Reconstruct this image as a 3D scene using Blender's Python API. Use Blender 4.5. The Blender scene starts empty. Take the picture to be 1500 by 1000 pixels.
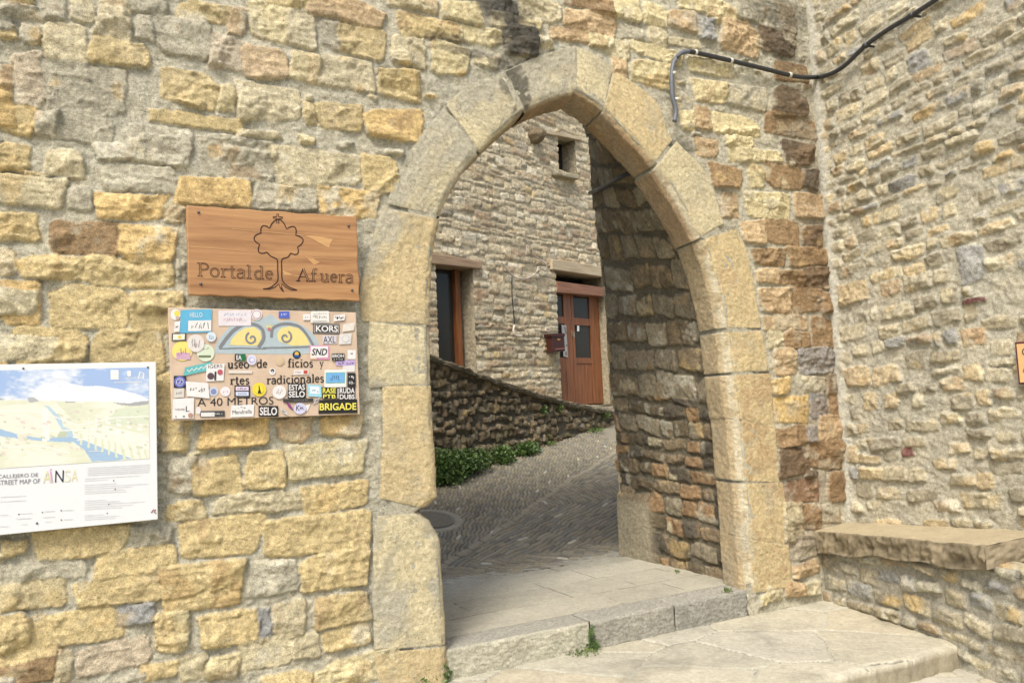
import bpy, math, random
import numpy as np
from mathutils import Vector
random.seed(7)
SC = bpy.context.scene
COL = SC.collection
# ---------------------------------------------------------------- camera
FPX = 1167.0
PITCH, ROLL = 0.075, 0.046
CAMP = np.array([0.0, 0.0, 1.6])
_r0 = np.array([1.0, 0, 0]); _f = np.array([0, math.cos(PITCH), math.sin(PITCH)]); _u0 = np.array([0, -math.sin(PITCH), math.cos(PITCH)])
_R = math.cos(ROLL)*_r0 - math.sin(ROLL)*_u0
_U = math.sin(ROLL)*_r0 + math.cos(ROLL)*_u0
def ray(px, py):
    return _R*((px-750)/FPX) + _U*((500-py)/FPX) + _f
def hit(px, py, p0, n):
    d = ray(px, py); t = np.dot(np.asarray(p0)-CAMP, n)/np.dot(d, n)
    return CAMP + d*t
def hitz(px, py, z):
    return hit(px, py, (0, 0, z), np.array([0, 0, 1.0]))
class Frame:
    """vertical wall plane: origin, horizontal unit direction, outward normal"""
    def __init__(s, o, d, n):
        s.o = np.array([o[0], o[1], 0.0]); s.d = np.array([d[0], d[1], 0.0]); s.d /= np.linalg.norm(s.d)
        s.n = np.array([n[0], n[1], 0.0]); s.n /= np.linalg.norm(s.n)
    def at(s, px, py, off=0.0):
        return hit(px, py, s.o+s.n*off, s.n)
    def uv(s, px, py, off=0.0):
        p = s.at(px, py, off); return float(np.dot(p-s.o, s.d)), float(p[2])
    def P(s, u, v, h=0.0):
        u = np.asarray(u, float); v = np.asarray(v, float)
        return s.o + u[..., None]*s.d + np.asarray(h, float)[..., None]*s.n + v[..., None]*np.array([0, 0, 1.0])
def yaw(a):
    a = math.radians(a); return (math.sin(a), math.cos(a))
d1 = yaw(62.6)
W1 = Frame((-0.41, 4.74), d1, (d1[1], -d1[0]))
UC, _ = W1.uv(1222, 500)
CORN = W1.P(UC, 0.0)
d2 = yaw(155.0)
W2 = Frame((CORN[0], CORN[1]), d2, (d2[1], -d2[0]))
dH = yaw(41.0)
WH = Frame((1.26, 14.0), dH, (dH[1], -dH[0]))
PASS = np.array([*yaw(-17.0), 0.0])

# ---------------------------------------------------------------- objects
ORG = {}
def setp(o, label=None, cat=None, group=None, kind=None):
    if label: o['label'] = label
    if cat: o['category'] = cat
    if group: o['group'] = group
    if kind: o['kind'] = kind
    return o
def thing(name, loc, label, cat, group=None, kind=None):
    o = bpy.data.objects.new(name, None); COL.objects.link(o); o.empty_display_size = 0.1
    o.location = [float(x) for x in loc]; ORG[o.name] = np.array(o.location)
    return setp(o, label, cat, group, kind)
def mk(name, verts, faces, mat, parent=None, smooth=False, loc=None, colors=None, quads=None):
    V = np.asarray(verts, float).reshape(-1, 3)
    if parent is not None: org = ORG[parent.name]
    elif loc is not None: org = np.asarray(loc, float)
    else: org = np.zeros(3)
    me = bpy.data.meshes.new(name)
    if quads is not None:
        V = V-org
        nq = len(quads)
        me.vertices.add(len(V)); me.vertices.foreach_set('co', V.astype(np.float32).ravel())
        me.loops.add(nq*4); me.loops.foreach_set('vertex_index', quads.astype(np.int32).ravel())
        me.polygons.add(nq); me.polygons.foreach_set('loop_start', np.arange(nq, dtype=np.int32)*4)
        me.update(calc_edges=True)
    else:
        me.from_pydata([tuple(v) for v in (V-org)], [], faces)
    if smooth: me.polygons.foreach_set('use_smooth', np.ones(len(me.polygons), bool))
    if colors is not None:
        ca = me.color_attributes.new('Col', 'FLOAT_COLOR', 'POINT')
        c4 = np.ones((len(V), 4), np.float32); c4[:, :3] = colors.reshape(-1, 3)
        ca.data.foreach_set('color', c4.ravel())
    me.update()
    if mat: me.materials.append(mat)
    o = bpy.data.objects.new(name, me); COL.objects.link(o)
    if parent is not None: o.parent = parent; ORG[o.name] = org
    else: o.location = [float(x) for x in org]; ORG[o.name] = org
    return o
def grid_mesh(name, P, mat, parent=None, mask=None, colors=None, loc=None, flip=False):
    """P (n,m,3) grid; mask (n-1,m-1) of kept cells"""
    n, m = P.shape[:2]
    idx = np.arange(n*m).reshape(n, m)
    q = np.stack([idx[:-1, :-1], idx[1:, :-1], idx[1:, 1:], idx[:-1, 1:]], -1)
    if flip: q = q[..., ::-1]
    q = q.reshape(-1, 4) if mask is None else q[mask]
    used = np.zeros(n*m, bool); used[q.ravel()] = True
    remap = np.cumsum(used)-1
    V = P.reshape(-1, 3)[used]; q = remap[q]
    c = colors.reshape(-1, 3)[used] if colors is not None else None
    return mk(name, V, None, mat, parent, smooth=True, loc=loc, colors=c, quads=q)
class MB:
    def __init__(s): s.v = []; s.f = []
    def add(s, vs, fs):
        b = len(s.v); s.v += [tuple(map(float, x)) for x in vs]; s.f += [tuple(b+i for i in f) for f in fs]
    def prism(s, bot, top):
        n = len(bot)
        s.add(list(bot)+list(top), [tuple(range(n))[::-1], tuple(range(n, 2*n))]+[(i, (i+1) % n, n+(i+1) % n, n+i) for i in range(n)])
    def box(s, a, ex, ey, ez):
        a = np.asarray(a, float); ex, ey, ez = map(np.asarray, (ex, ey, ez))
        s.prism([a, a+ex, a+ex+ey, a+ey], [a+ez, a+ex+ez, a+ex+ey+ez, a+ey+ez])
    def tube(s, pts, r, n=8, cap=True):
        pts = [np.asarray(p, float) for p in pts]; rs = r if hasattr(r, '__len__') else [r]*len(pts)
        rings = []
        for i, p in enumerate(pts):
            t = pts[min(i+1, len(pts)-1)]-pts[max(i-1, 0)]; t /= np.linalg.norm(t)+1e-9
            a = np.array([0, 0, 1.0]) if abs(t[2]) < 0.8 else np.array([1.0, 0, 0])
            x = np.cross(t, a); x /= np.linalg.norm(x); y = np.cross(x, t)
            rings += [p+rs[i]*(math.cos(2*math.pi*k/n)*x+math.sin(2*math.pi*k/n)*y) for k in range(n)]
        fs = [(i*n+k, i*n+(k+1) % n, (i+1)*n+(k+1) % n, (i+1)*n+k) for i in range(len(pts)-1) for k in range(n)]
        if cap: fs += [tuple(range(n))[::-1], tuple((len(pts)-1)*n+k for k in range(n))]
        s.add(rings, fs)
    def ball(s, c, r, n=8, m=5, sq=(1, 1, 1)):
        c = np.asarray(c, float); vs = []; fs = []
        for i in range(m+1):
            th = math.pi*i/m
            for k in range(n):
                ph = 2*math.pi*k/n
                vs.append(c+r*np.array([math.sin(th)*math.cos(ph)*sq[0], math.sin(th)*math.sin(ph)*sq[1], math.cos(th)*sq[2]]))
        for i in range(m):
            for k in range(n): fs.append((i*n+k, i*n+(k+1) % n, (i+1)*n+(k+1) % n, (i+1)*n+k))
        s.add(vs, fs)
    def build(s, name, mat, parent=None, smooth=False, loc=None, bevel=0):
        o = mk(name, s.v, s.f, mat, parent, smooth, loc)
        if bevel:
            b = o.modifiers.new('bevel', 'BEVEL'); b.width = bevel; b.segments = 2; b.limit_method = 'ANGLE'
        return o
def smooth_path(pts, k=6):
    P = [np.asarray(p, float) for p in pts]; out = []
    for i in range(len(P)-1):
        a, b, c, d = P[max(i-1, 0)], P[i], P[i+1], P[min(i+2, len(P)-1)]
        for j in range(k):
            t = j/k
            out.append(0.5*((2*b)+(-a+c)*t+(2*a-5*b+4*c-d)*t*t+(-a+3*b-3*c+d)*t**3))
    out.append(P[-1]); return out
def resample(poly, t):
    P = np.asarray(poly, float); L = np.r_[0, np.cumsum(np.linalg.norm(np.diff(P, axis=0), axis=1))]; L /= L[-1]
    return np.stack([np.interp(t, L, P[:, k]) for k in range(P.shape[1])], -1)

# ---------------------------------------------------------------- noise
_LAT = {}
def vnoise(x, y, seed):
    if seed not in _LAT: _LAT[seed] = np.random.default_rng(seed).random((256, 256)).astype(np.float32)
    T = _LAT[seed]
    xi = np.floor(x).astype(np.int64); yi = np.floor(y).astype(np.int64)
    fx = (x-xi); fy = (y-yi); fx = fx*fx*(3-2*fx); fy = fy*fy*(3-2*fy)
    a = T[xi & 255, yi & 255]; b = T[(xi+1) & 255, yi & 255]; c = T[xi & 255, (yi+1) & 255]; d = T[(xi+1) & 255, (yi+1) & 255]
    return (a*(1-fx)+b*fx)*(1-fy)+(c*(1-fx)+d*fx)*fy
def fbm(x, y, freq, octv, seed, gain=0.5):
    s = 0; a = 1; tot = 0
    ca, sa = math.cos(0.6), math.sin(0.6)
    for o in range(octv):
        s = s+a*vnoise(x*freq+o*17.3, y*freq+o*9.1, seed+o); tot += a; a *= gain; freq *= 2.03
        x, y = ca*x-sa*y, sa*x+ca*y
    return s/tot*2-1
def ridged(x, y, freq, octv, seed):
    s = 0; a = 1; tot = 0
    for o in range(octv):
        s = s+a*(1-np.abs(2*vnoise(x*freq+o*7.7, y*freq, seed+o)-1)); tot += a; a *= 0.5; freq *= 2.1
    return s/tot
def sstep(a, b, x):
    t = np.clip((x-a)/(b-a), 0, 1); return t*t*(3-2*t)

def lin(c):
    c = np.asarray(c, float)/255.0
    return np.where(c <= 0.04045, c/12.92, ((c+0.055)/1.055)**2.4)
ALB = 0.74
def alb(c):
    v = lin(c)**0.76*ALB*np.array([0.985, 1.0, 0.945]); g = v.mean()
    return v*0.88+g*0.12
PAL = {k: alb(v) for k, v in dict(
    Y=(214, 184, 118), C=(210, 192, 146), A=(222, 180, 104), P=(224, 202, 142), G=(184, 174, 146), O=(202, 166, 116),
    B=(152, 118, 76), D=(104, 84, 60), S=(150, 149, 146), K=(206, 184, 150), X=(78, 72, 60), M=(190, 181, 154), R=(152, 112, 80), W=(226, 216, 186)).items()}
COURSES = None
def masonry(U, V, stones, seed, mortar='M', relief=0.022, rough=1.0, mort_amp=0.008, smear=0.010, edge=0.013, warp=0.011, recess=0.0, colvar=1.0, du=None, strat=True):
    """height and colour of a rubble wall on the regular grid U, V. stones: (u, v, w, h, rot, colour, relief)"""
    rng = np.random.default_rng(seed)
    H = mort_amp*fbm(U, V*1.8, 9, 5, seed+1)+mort_amp*0.5*fbm(U, V, 30, 3, seed+2)-recess
    mc = PAL[mortar] if isinstance(mortar, str) else mortar
    n1 = fbm(U, V, 2.2, 4, seed+5); n2 = fbm(U, V, 11, 4, seed+9); n3 = fbm(U, V, 45, 3, seed+14)
    C = mc*(1+0.10*n1+0.10*n2+0.09*n3)[..., None]
    C = C*(1+np.stack([0.03*n2, 0*n2, -0.05*n2], -1))
    wx = warp*fbm(U, V, 6, 4, seed+20)*1.5+warp*0.95*fbm(U, V, 26, 4, seed+24, 0.7)
    wy = warp*fbm(U, V, 6, 4, seed+30)*1.2+warp*0.95*fbm(U, V, 26, 4, seed+34, 0.7)
    rg = ridged(U, V, 9, 4, seed+40); ff = fbm(U, V, 24, 4, seed+45); st = ridged(U*0.45, V*1.9, 9, 4, seed+50)
    u0, v0 = U[0, 0], V[0, 0]; su = U[1, 0]-U[0, 0]; sv = V[0, 1]-V[0, 0]; n, m = U.shape
    for (uc, vc, w, h, rot, c, rl) in stones:
        R = 0.5*math.hypot(w, h)+0.04
        i0 = max(0, int((uc-R-u0)/su)); i1 = min(n, int((uc+R-u0)/su)+2); j0 = max(0, int((vc-R-v0)/sv)); j1 = min(m, int((vc+R-v0)/sv)+2)
        if i0 >= i1 or j0 >= j1: 
            rng.random(24); continue
        sl = (slice(i0, i1), slice(j0, j1))
        x = U[sl]-uc+wx[sl]; y = V[sl]-vc+wy[sl]
        cr, sr = math.cos(rot), math.sin(rot); x, y = cr*x+sr*y, -sr*x+cr*y
        q = rng.random(24)
        tp, sh = (q[0]-.5)*0.24, (q[1]-.5)*0.2
        hx, hy = w/2, h/2
        r = min(hx, hy)*(0.12+0.38*q[2])
        qx = np.abs(x+sh*y)-(hx*(1+tp*y/hy)-r); qy = np.abs(y)-(hy*(1+(q[3]-.5)*0.3*x/hx)-r)
        sd = np.hypot(np.maximum(qx, 0), np.maximum(qy, 0))+np.minimum(np.maximum(qx, qy), 0)-r
        # a random clipped corner
        if q[4] < 0.55:
            sx, sy = (1 if q[5] < .5 else -1), (1 if q[6] < .5 else -1)
            k = (sx*x/hx*0.7+sy*y/hy*0.7-(0.98+0.25*q[7]))*min(hx, hy)
            sd = np.maximum(sd, k)
        t = np.clip(-sd/edge, 0, 1); prof = np.sqrt(t*(2-t)+1e-9)
        fac = 10.0
        for k in range(5):
            a, b = (q[8+2*k]-.5)*0.5, (q[9+2*k]-.5)*0.7
            fac = np.minimum(fac, 0.010*q[18+k % 5]+a*(x-(q[10+k]-.5)*hx)+b*(y-(q[11+k]-.5)*hy))
        fac = np.clip(fac, -0.015, 0.022)
        rr = relief*rl
        amp = rough*(0.45+0.95*q[23])
        if q[7] < 0.75:   # a split ledge across the face
            th_ = (q[12]-.5)*0.9; e_ = (y*math.cos(th_)-x*math.sin(th_))-(q[13]-.5)*hy*1.1+0.035*n2[sl]+0.02*n1[sl]
            fac = fac+(0.016*(q[14]-.35))*sstep(-.004, .004, e_)*(1 if q[15] < .8 else -1)*-1
        hgt = rr*prof*(0.75+0.5*q[22])+prof*(fac*amp+0.010*amp*ff[sl]+(0.015*amp*(st[sl] if strat else rg[sl])-0.009*amp))
        hgt = hgt-recess*(1-prof)
        ins = sd < 0
        hgt = np.where(sd < -edge*.6, np.maximum(hgt, 0.002), hgt)
        Hs = H[sl]; H[sl] = np.where(ins, np.maximum(Hs-0.004, hgt), Hs)
        base = PAL[c] if isinstance(c, str) else c
        var = 1+colvar*(0.16*(q[21]-.5)+0.15*n1[sl]+0.20*n2[sl]+0.22*n3[sl])
        cc = base*var[..., None]
        alt = PAL['G' if q[20] < .4 else ('C' if q[20] < .7 else 'B')]
        wa = sstep(0.15, 0.5, n2[sl]+0.5*n1[sl]+(q[19]-.6)*0.5)[..., None]*0.6*colvar
        cc = cc*(1-wa)+alt*wa
        p2 = sstep(.22, .5, n2[sl]*.7-n1[sl]*.5+(q[16]-.55)*.5)[..., None]*.55*colvar
        cc = cc*(1-p2)+PAL['W' if q[17] < .35 else ('A' if q[17] < .75 else 'O')]*(1+.1*n3[sl])[..., None]*p2*(.6+.4*base.mean()/.45)
        wgt = sstep(-smear*0.2, smear*.7, -sd+smear*0.9*n2[sl]+smear*0.4*n3[sl])[..., None]
        C[sl] = C[sl]*(1-wgt)+cc*wgt
    return H, np.clip(C, 0.004, 0.9)
def courses(u0, u1, v0, v1, hr, wr, gap, seed, cols, keep=1.0, wob=0.25, rot=0.0, rel=(0.6, 1.4)):
    rng = np.random.default_rng(seed); out = []; v = v0; ks = list(cols)
    while v < v1:
        h = rng.uniform(*hr); u = u0-rng.random()*0.3
        while u < u1:
            w = rng.uniform(*wr)*(0.7 if rng.random() < .25 else 1)
            hh = h*rng.uniform(0.72, 1.02)
            if rng.random() < keep:
                out.append((u+w/2, v+h/2+rng.uniform(-.5, .5)*wob*h*0.5, w-gap*rng.uniform(.5, 1.4), hh-gap*rng.uniform(.4, 1.2), rng.normal()*0.05+rot, ks[int(rng.integers(len(ks)))], rng.uniform(*rel)))
            u += w
        v += h
    return out

# ---------------------------------------------------------------- materials
def mat_new(name):
    m = bpy.data.materials.new(name); m.use_nodes = True
    nt = m.node_tree; b = nt.nodes['Principled BSDF']; return m, nt, b
def masonry_mat(name, bump=0.6, scale=1.0, rough=0.92, tint=None, var=0.42, use_attr=True, base=(.4, .4, .4), spec=0.25, pits=0.5, facet=.9):
    m, nt, b = mat_new(name); N = nt.nodes; L = nt.links
    tc = N.new('ShaderNodeTexCoord')
    def noise(s, d, r=0.6):
        n = N.new('ShaderNodeTexNoise'); n.inputs['Scale'].default_value = s*scale; n.inputs['Detail'].default_value = d; n.inputs['Roughness'].default_value = r
        L.new(tc.outputs['Object'], n.inputs['Vector']); return n
    if use_attr:
        at = N.new('ShaderNodeAttribute'); at.attribute_name = 'Col'; src = at.outputs['Color']
    else:
        rgb = N.new('ShaderNodeRGB'); rgb.outputs[0].default_value = (*base, 1); src = rgb.outputs[0]
    n1 = noise(38, 8, 0.7); n2 = noise(170, 4, 0.6); n3 = noise(6, 5)
    mr = N.new('ShaderNodeMapRange'); mr.inputs['From Min'].default_value = 0.25; mr.inputs['From Max'].default_value = 0.75
    mr.inputs['To Min'].default_value = 1-var; mr.inputs['To Max'].default_value = 1+var; L.new(n1.outputs['Fac'], mr.inputs['Value'])
    mr2 = N.new('ShaderNodeMapRange'); mr2.inputs['From Min'].default_value = 0.3; mr2.inputs['From Max'].default_value = 0.7
    mr2.inputs['To Min'].default_value = 1-var*0.8; mr2.inputs['To Max'].default_value = 1+var*0.8; L.new(n2.outputs['Fac'], mr2.inputs['Value'])
    mul = N.new('ShaderNodeMath'); mul.operation = 'MULTIPLY'; L.new(mr.outputs[0], mul.inputs[0]); L.new(mr2.outputs[0], mul.inputs[1])
    vm = N.new('ShaderNodeVectorMath'); vm.operation = 'SCALE'; L.new(src, vm.inputs[0]); L.new(mul.outputs[0], vm.inputs['Scale'])
    # dark pits
    vo = N.new('ShaderNodeTexVoronoi'); vo.inputs['Scale'].default_value = 55*scale; L.new(tc.outputs['Object'], vo.inputs['Vector'])
    pr = N.new('ShaderNodeMapRange'); pr.inputs['From Min'].default_value = 0.10; pr.inputs['From Max'].default_value = 0.22
    pr.inputs['To Min'].default_value = 1.0; pr.inputs['To Max'].default_value = 0.0; L.new(vo.outputs['Distance'], pr.inputs['Value'])
    gt = N.new('ShaderNodeMath'); gt.operation = 'GREATER_THAN'; gt.inputs[1].default_value = 0.56; L.new(n3.outputs['Fac'], gt.inputs[0])
    pm = N.new('ShaderNodeMath'); pm.operation = 'MULTIPLY'; L.new(pr.outputs[0], pm.inputs[0]); L.new(gt.outputs[0], pm.inputs[1])
    pk = N.new('ShaderNodeMath'); pk.operation = 'MULTIPLY'; pk.inputs[1].default_value = pits; L.new(pm.outputs[0], pk.inputs[0])
    mx = N.new('ShaderNodeMix'); mx.data_type = 'RGBA'; L.new(pk.outputs[0], mx.inputs[0]); L.new(vm.outputs[0], mx.inputs[6]); mx.inputs[7].default_value = (0.10, 0.085, 0.06, 1)
    L.new(mx.outputs[2], b.inputs['Base Color'])
    b.inputs['Roughness'].default_value = rough; b.inputs['Specular IOR Level'].default_value = spec
    s1 = N.new('ShaderNodeMath'); s1.operation = 'MULTIPLY_ADD'; L.new(n2.outputs['Fac'], s1.inputs[0]); s1.inputs[1].default_value = 0.35; L.new(n1.outputs['Fac'], s1.inputs[2])
    s2 = N.new('ShaderNodeMath'); s2.operation = 'SUBTRACT'; L.new(s1.outputs[0], s2.inputs[0]); L.new(pm.outputs[0], s2.inputs[1])
    bp = N.new('ShaderNodeBump'); bp.inputs['Strength'].default_value = bump; bp.inputs['Distance'].default_value = 0.012/scale; L.new(s2.outputs[0], bp.inputs['Height'])
    n4 = noise(24, 9, 0.75); bp2 = N.new('ShaderNodeBump'); bp2.inputs['Strength'].default_value = min(1, bump*1.2); bp2.inputs['Distance'].default_value = 0.018/scale
    wv = N.new('ShaderNodeVectorMath'); wv.operation = 'MULTIPLY_ADD'; L.new(n4.outputs['Color'], wv.inputs[0]); wv.inputs[1].default_value = (.09/scale,)*3; L.new(tc.outputs['Object'], wv.inputs[2])
    fm = N.new('ShaderNodeMapping'); fm.inputs['Scale'].default_value = (1, 1, 1.7); L.new(wv.outputs[0], fm.inputs[0])
    fv = N.new('ShaderNodeTexVoronoi'); fv.inputs['Scale'].default_value = 17*scale; L.new(fm.outputs[0], fv.inputs['Vector'])
    fs = N.new('ShaderNodeMath'); fs.operation = 'MULTIPLY_ADD'; L.new(fv.outputs['Distance'], fs.inputs[0]); fs.inputs[1].default_value = facet; L.new(n4.outputs['Fac'], fs.inputs[2])
    L.new(fs.outputs[0], bp2.inputs['Height']); L.new(bp.outputs[0], bp2.inputs['Normal'])
    L.new(bp2.outputs[0], b.inputs['Normal'])
    return m
def simple_mat(name, c, rough=0.6, metal=0.0, var=0.12, scale=40, bump=0.1, stretch=None, spec=0.4):
    m, nt, b = mat_new(name); N = nt.nodes; L = nt.links
    tc = N.new('ShaderNodeTexCoord'); mp = N.new('ShaderNodeMapping'); L.new(tc.outputs['Object'], mp.inputs[0])
    if stretch: mp.inputs['Scale'].default_value = stretch
    n = N.new('ShaderNodeTexNoise'); n.inputs['Scale'].default_value = scale; n.inputs['Detail'].default_value = 6; L.new(mp.outputs[0], n.inputs['Vector'])
    mr = N.new('ShaderNodeMapRange'); mr.inputs['From Min'].default_value = 0.3; mr.inputs['From Max'].default_value = 0.7
    mr.inputs['To Min'].default_value = 1-var; mr.inputs['To Max'].default_value = 1+var; L.new(n.outputs['Fac'], mr.inputs['Value'])
    vm = N.new('ShaderNodeVectorMath'); vm.operation = 'SCALE'; vm.inputs[0].default_value = tuple(c); L.new(mr.outputs[0], vm.inputs['Scale'])
    L.new(vm.outputs[0], b.inputs['Base Color']); b.inputs['Roughness'].default_value = rough; b.inputs['Metallic'].default_value = metal
    b.inputs['Specular IOR Level'].default_value = spec
    if bump:
        bp = N.new('ShaderNodeBump'); bp.inputs['Strength'].default_value = bump; bp.inputs['Distance'].default_value = 0.004; L.new(n.outputs['Fac'], bp.inputs['Height']); L.new(bp.outputs[0], b.inputs['Normal'])
    return m
def wood_mat(name, c1, c2, rough=0.5, axis=None, scale=1.0, weather=0.0, wc=(.3, .28, .25)):
    """grain runs along `axis` (a world direction)"""
    m, nt, b = mat_new(name); N = nt.nodes; L = nt.links
    tc = N.new('ShaderNodeTexCoord'); mp = N.new('ShaderNodeMapping'); mp.vector_type = 'POINT'
    ax = np.asarray(axis, float); ax /= np.linalg.norm(ax)
    # rotate so that axis -> x, via z rotation (horizontal axes) or keep z
    if abs(ax[2]) > 0.8: mp.inputs['Scale'].default_value = (14, 14, 0.9)
    else:
        ang = -math.atan2(ax[1], ax[0]); mp2 = N.new('ShaderNodeMapping'); mp2.inputs['Rotation'].default_value = (0, 0, ang)
        L.new(tc.outputs['Object'], mp2.inputs[0]); mp.inputs['Scale'].default_value = (0.9, 14, 14)
    L.new(tc.outputs['Object'] if abs(ax[2]) > 0.8 else mp2.outputs[0], mp.inputs[0])
    n = N.new('ShaderNodeTexNoise'); n.inputs['Scale'].default_value = 2.2*scale; n.inputs['Detail'].default_value = 8; n.inputs['Roughness'].default_value = 0.62; n.inputs['Distortion'].default_value = 0.25
    L.new(mp.outputs[0], n.inputs['Vector'])
    cr = N.new('ShaderNodeValToRGB'); cr.color_ramp.elements[0].position = 0.32; cr.color_ramp.elements[1].position = 0.68
    cr.color_ramp.elements[0].color = (*c1, 1); cr.color_ramp.elements[1].color = (*c2, 1); L.new(n.outputs['Fac'], cr.inputs[0])
    out = cr.outputs[0]
    if weather:
        n2 = N.new('ShaderNodeTexNoise'); n2.inputs['Scale'].default_value = 3.0; n2.inputs['Detail'].default_value = 6; L.new(mp.outputs[0], n2.inputs['Vector'])
        mr = N.new('ShaderNodeMapRange'); mr.inputs['From Min'].default_value = 0.45; mr.inputs['From Max'].default_value = 0.7; mr.inputs['To Max'].default_value = weather; L.new(n2.outputs['Fac'], mr.inputs['Value'])
        mx = N.new('ShaderNodeMix'); mx.data_type = 'RGBA'; L.new(mr.outputs[0], mx.inputs[0]); L.new(out, mx.inputs[6]); mx.inputs[7].default_value = (*wc, 1); out = mx.outputs[2]
    L.new(out, b.inputs['Base Color']); b.inputs['Roughness'].default_value = rough
    bp = N.new('ShaderNodeBump'); bp.inputs['Strength'].default_value = 0.25; bp.inputs['Distance'].default_value = 0.004; L.new(n.outputs['Fac'], bp.inputs['Height']); L.new(bp.outputs[0], b.inputs['Normal'])
    return m
def glass_mat(name, c=(.02, .022, .022), rough=0.06):
    m, nt, b = mat_new(name); b.inputs['Base Color'].default_value = (*c, 1); b.inputs['Roughness'].default_value = rough; b.inputs['Specular IOR Level'].default_value = 0.25
    n = nt.nodes.new('ShaderNodeTexNoise'); n.inputs['Scale'].default_value = 5; mr = nt.nodes.new('ShaderNodeMapRange'); mr.inputs['To Min'].default_value = rough*.6; mr.inputs['To Max'].default_value = rough*2
    nt.links.new(n.outputs['Fac'], mr.inputs['Value']); nt.links.new(mr.outputs[0], b.inputs['Roughness']); return m
M_GATE = masonry_mat('gate_rubble_stone', facet=.7)
M_DRESS = masonry_mat('dressed_arch_sandstone', bump=0.9, var=0.30, scale=1.2, pits=0.6, facet=.25)
M_SIDE = masonry_mat('side_wall_rubble', facet=.45, bump=.5)
M_HOUSE = masonry_mat('house_rubble', bump=0.4, scale=0.5, pits=0.2)
M_DARK = masonry_mat('damp_rubble', bump=0.6, scale=0.5, pits=0.3)
M_PASS = masonry_mat('passage_stone', bump=0.6, var=0.4)
M_PAVE = masonry_mat('paving_stone', facet=.1, bump=0.35, var=0.2, pits=0.2)
M_COBB = masonry_mat('cobble_stone', facet=.1, bump=0.3, var=0.25, rough=0.75, pits=0.0, spec=0.4)
M_KERB = masonry_mat('granite_kerb', bump=0.8, var=0.35, scale=1.6, pits=0.3)
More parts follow.
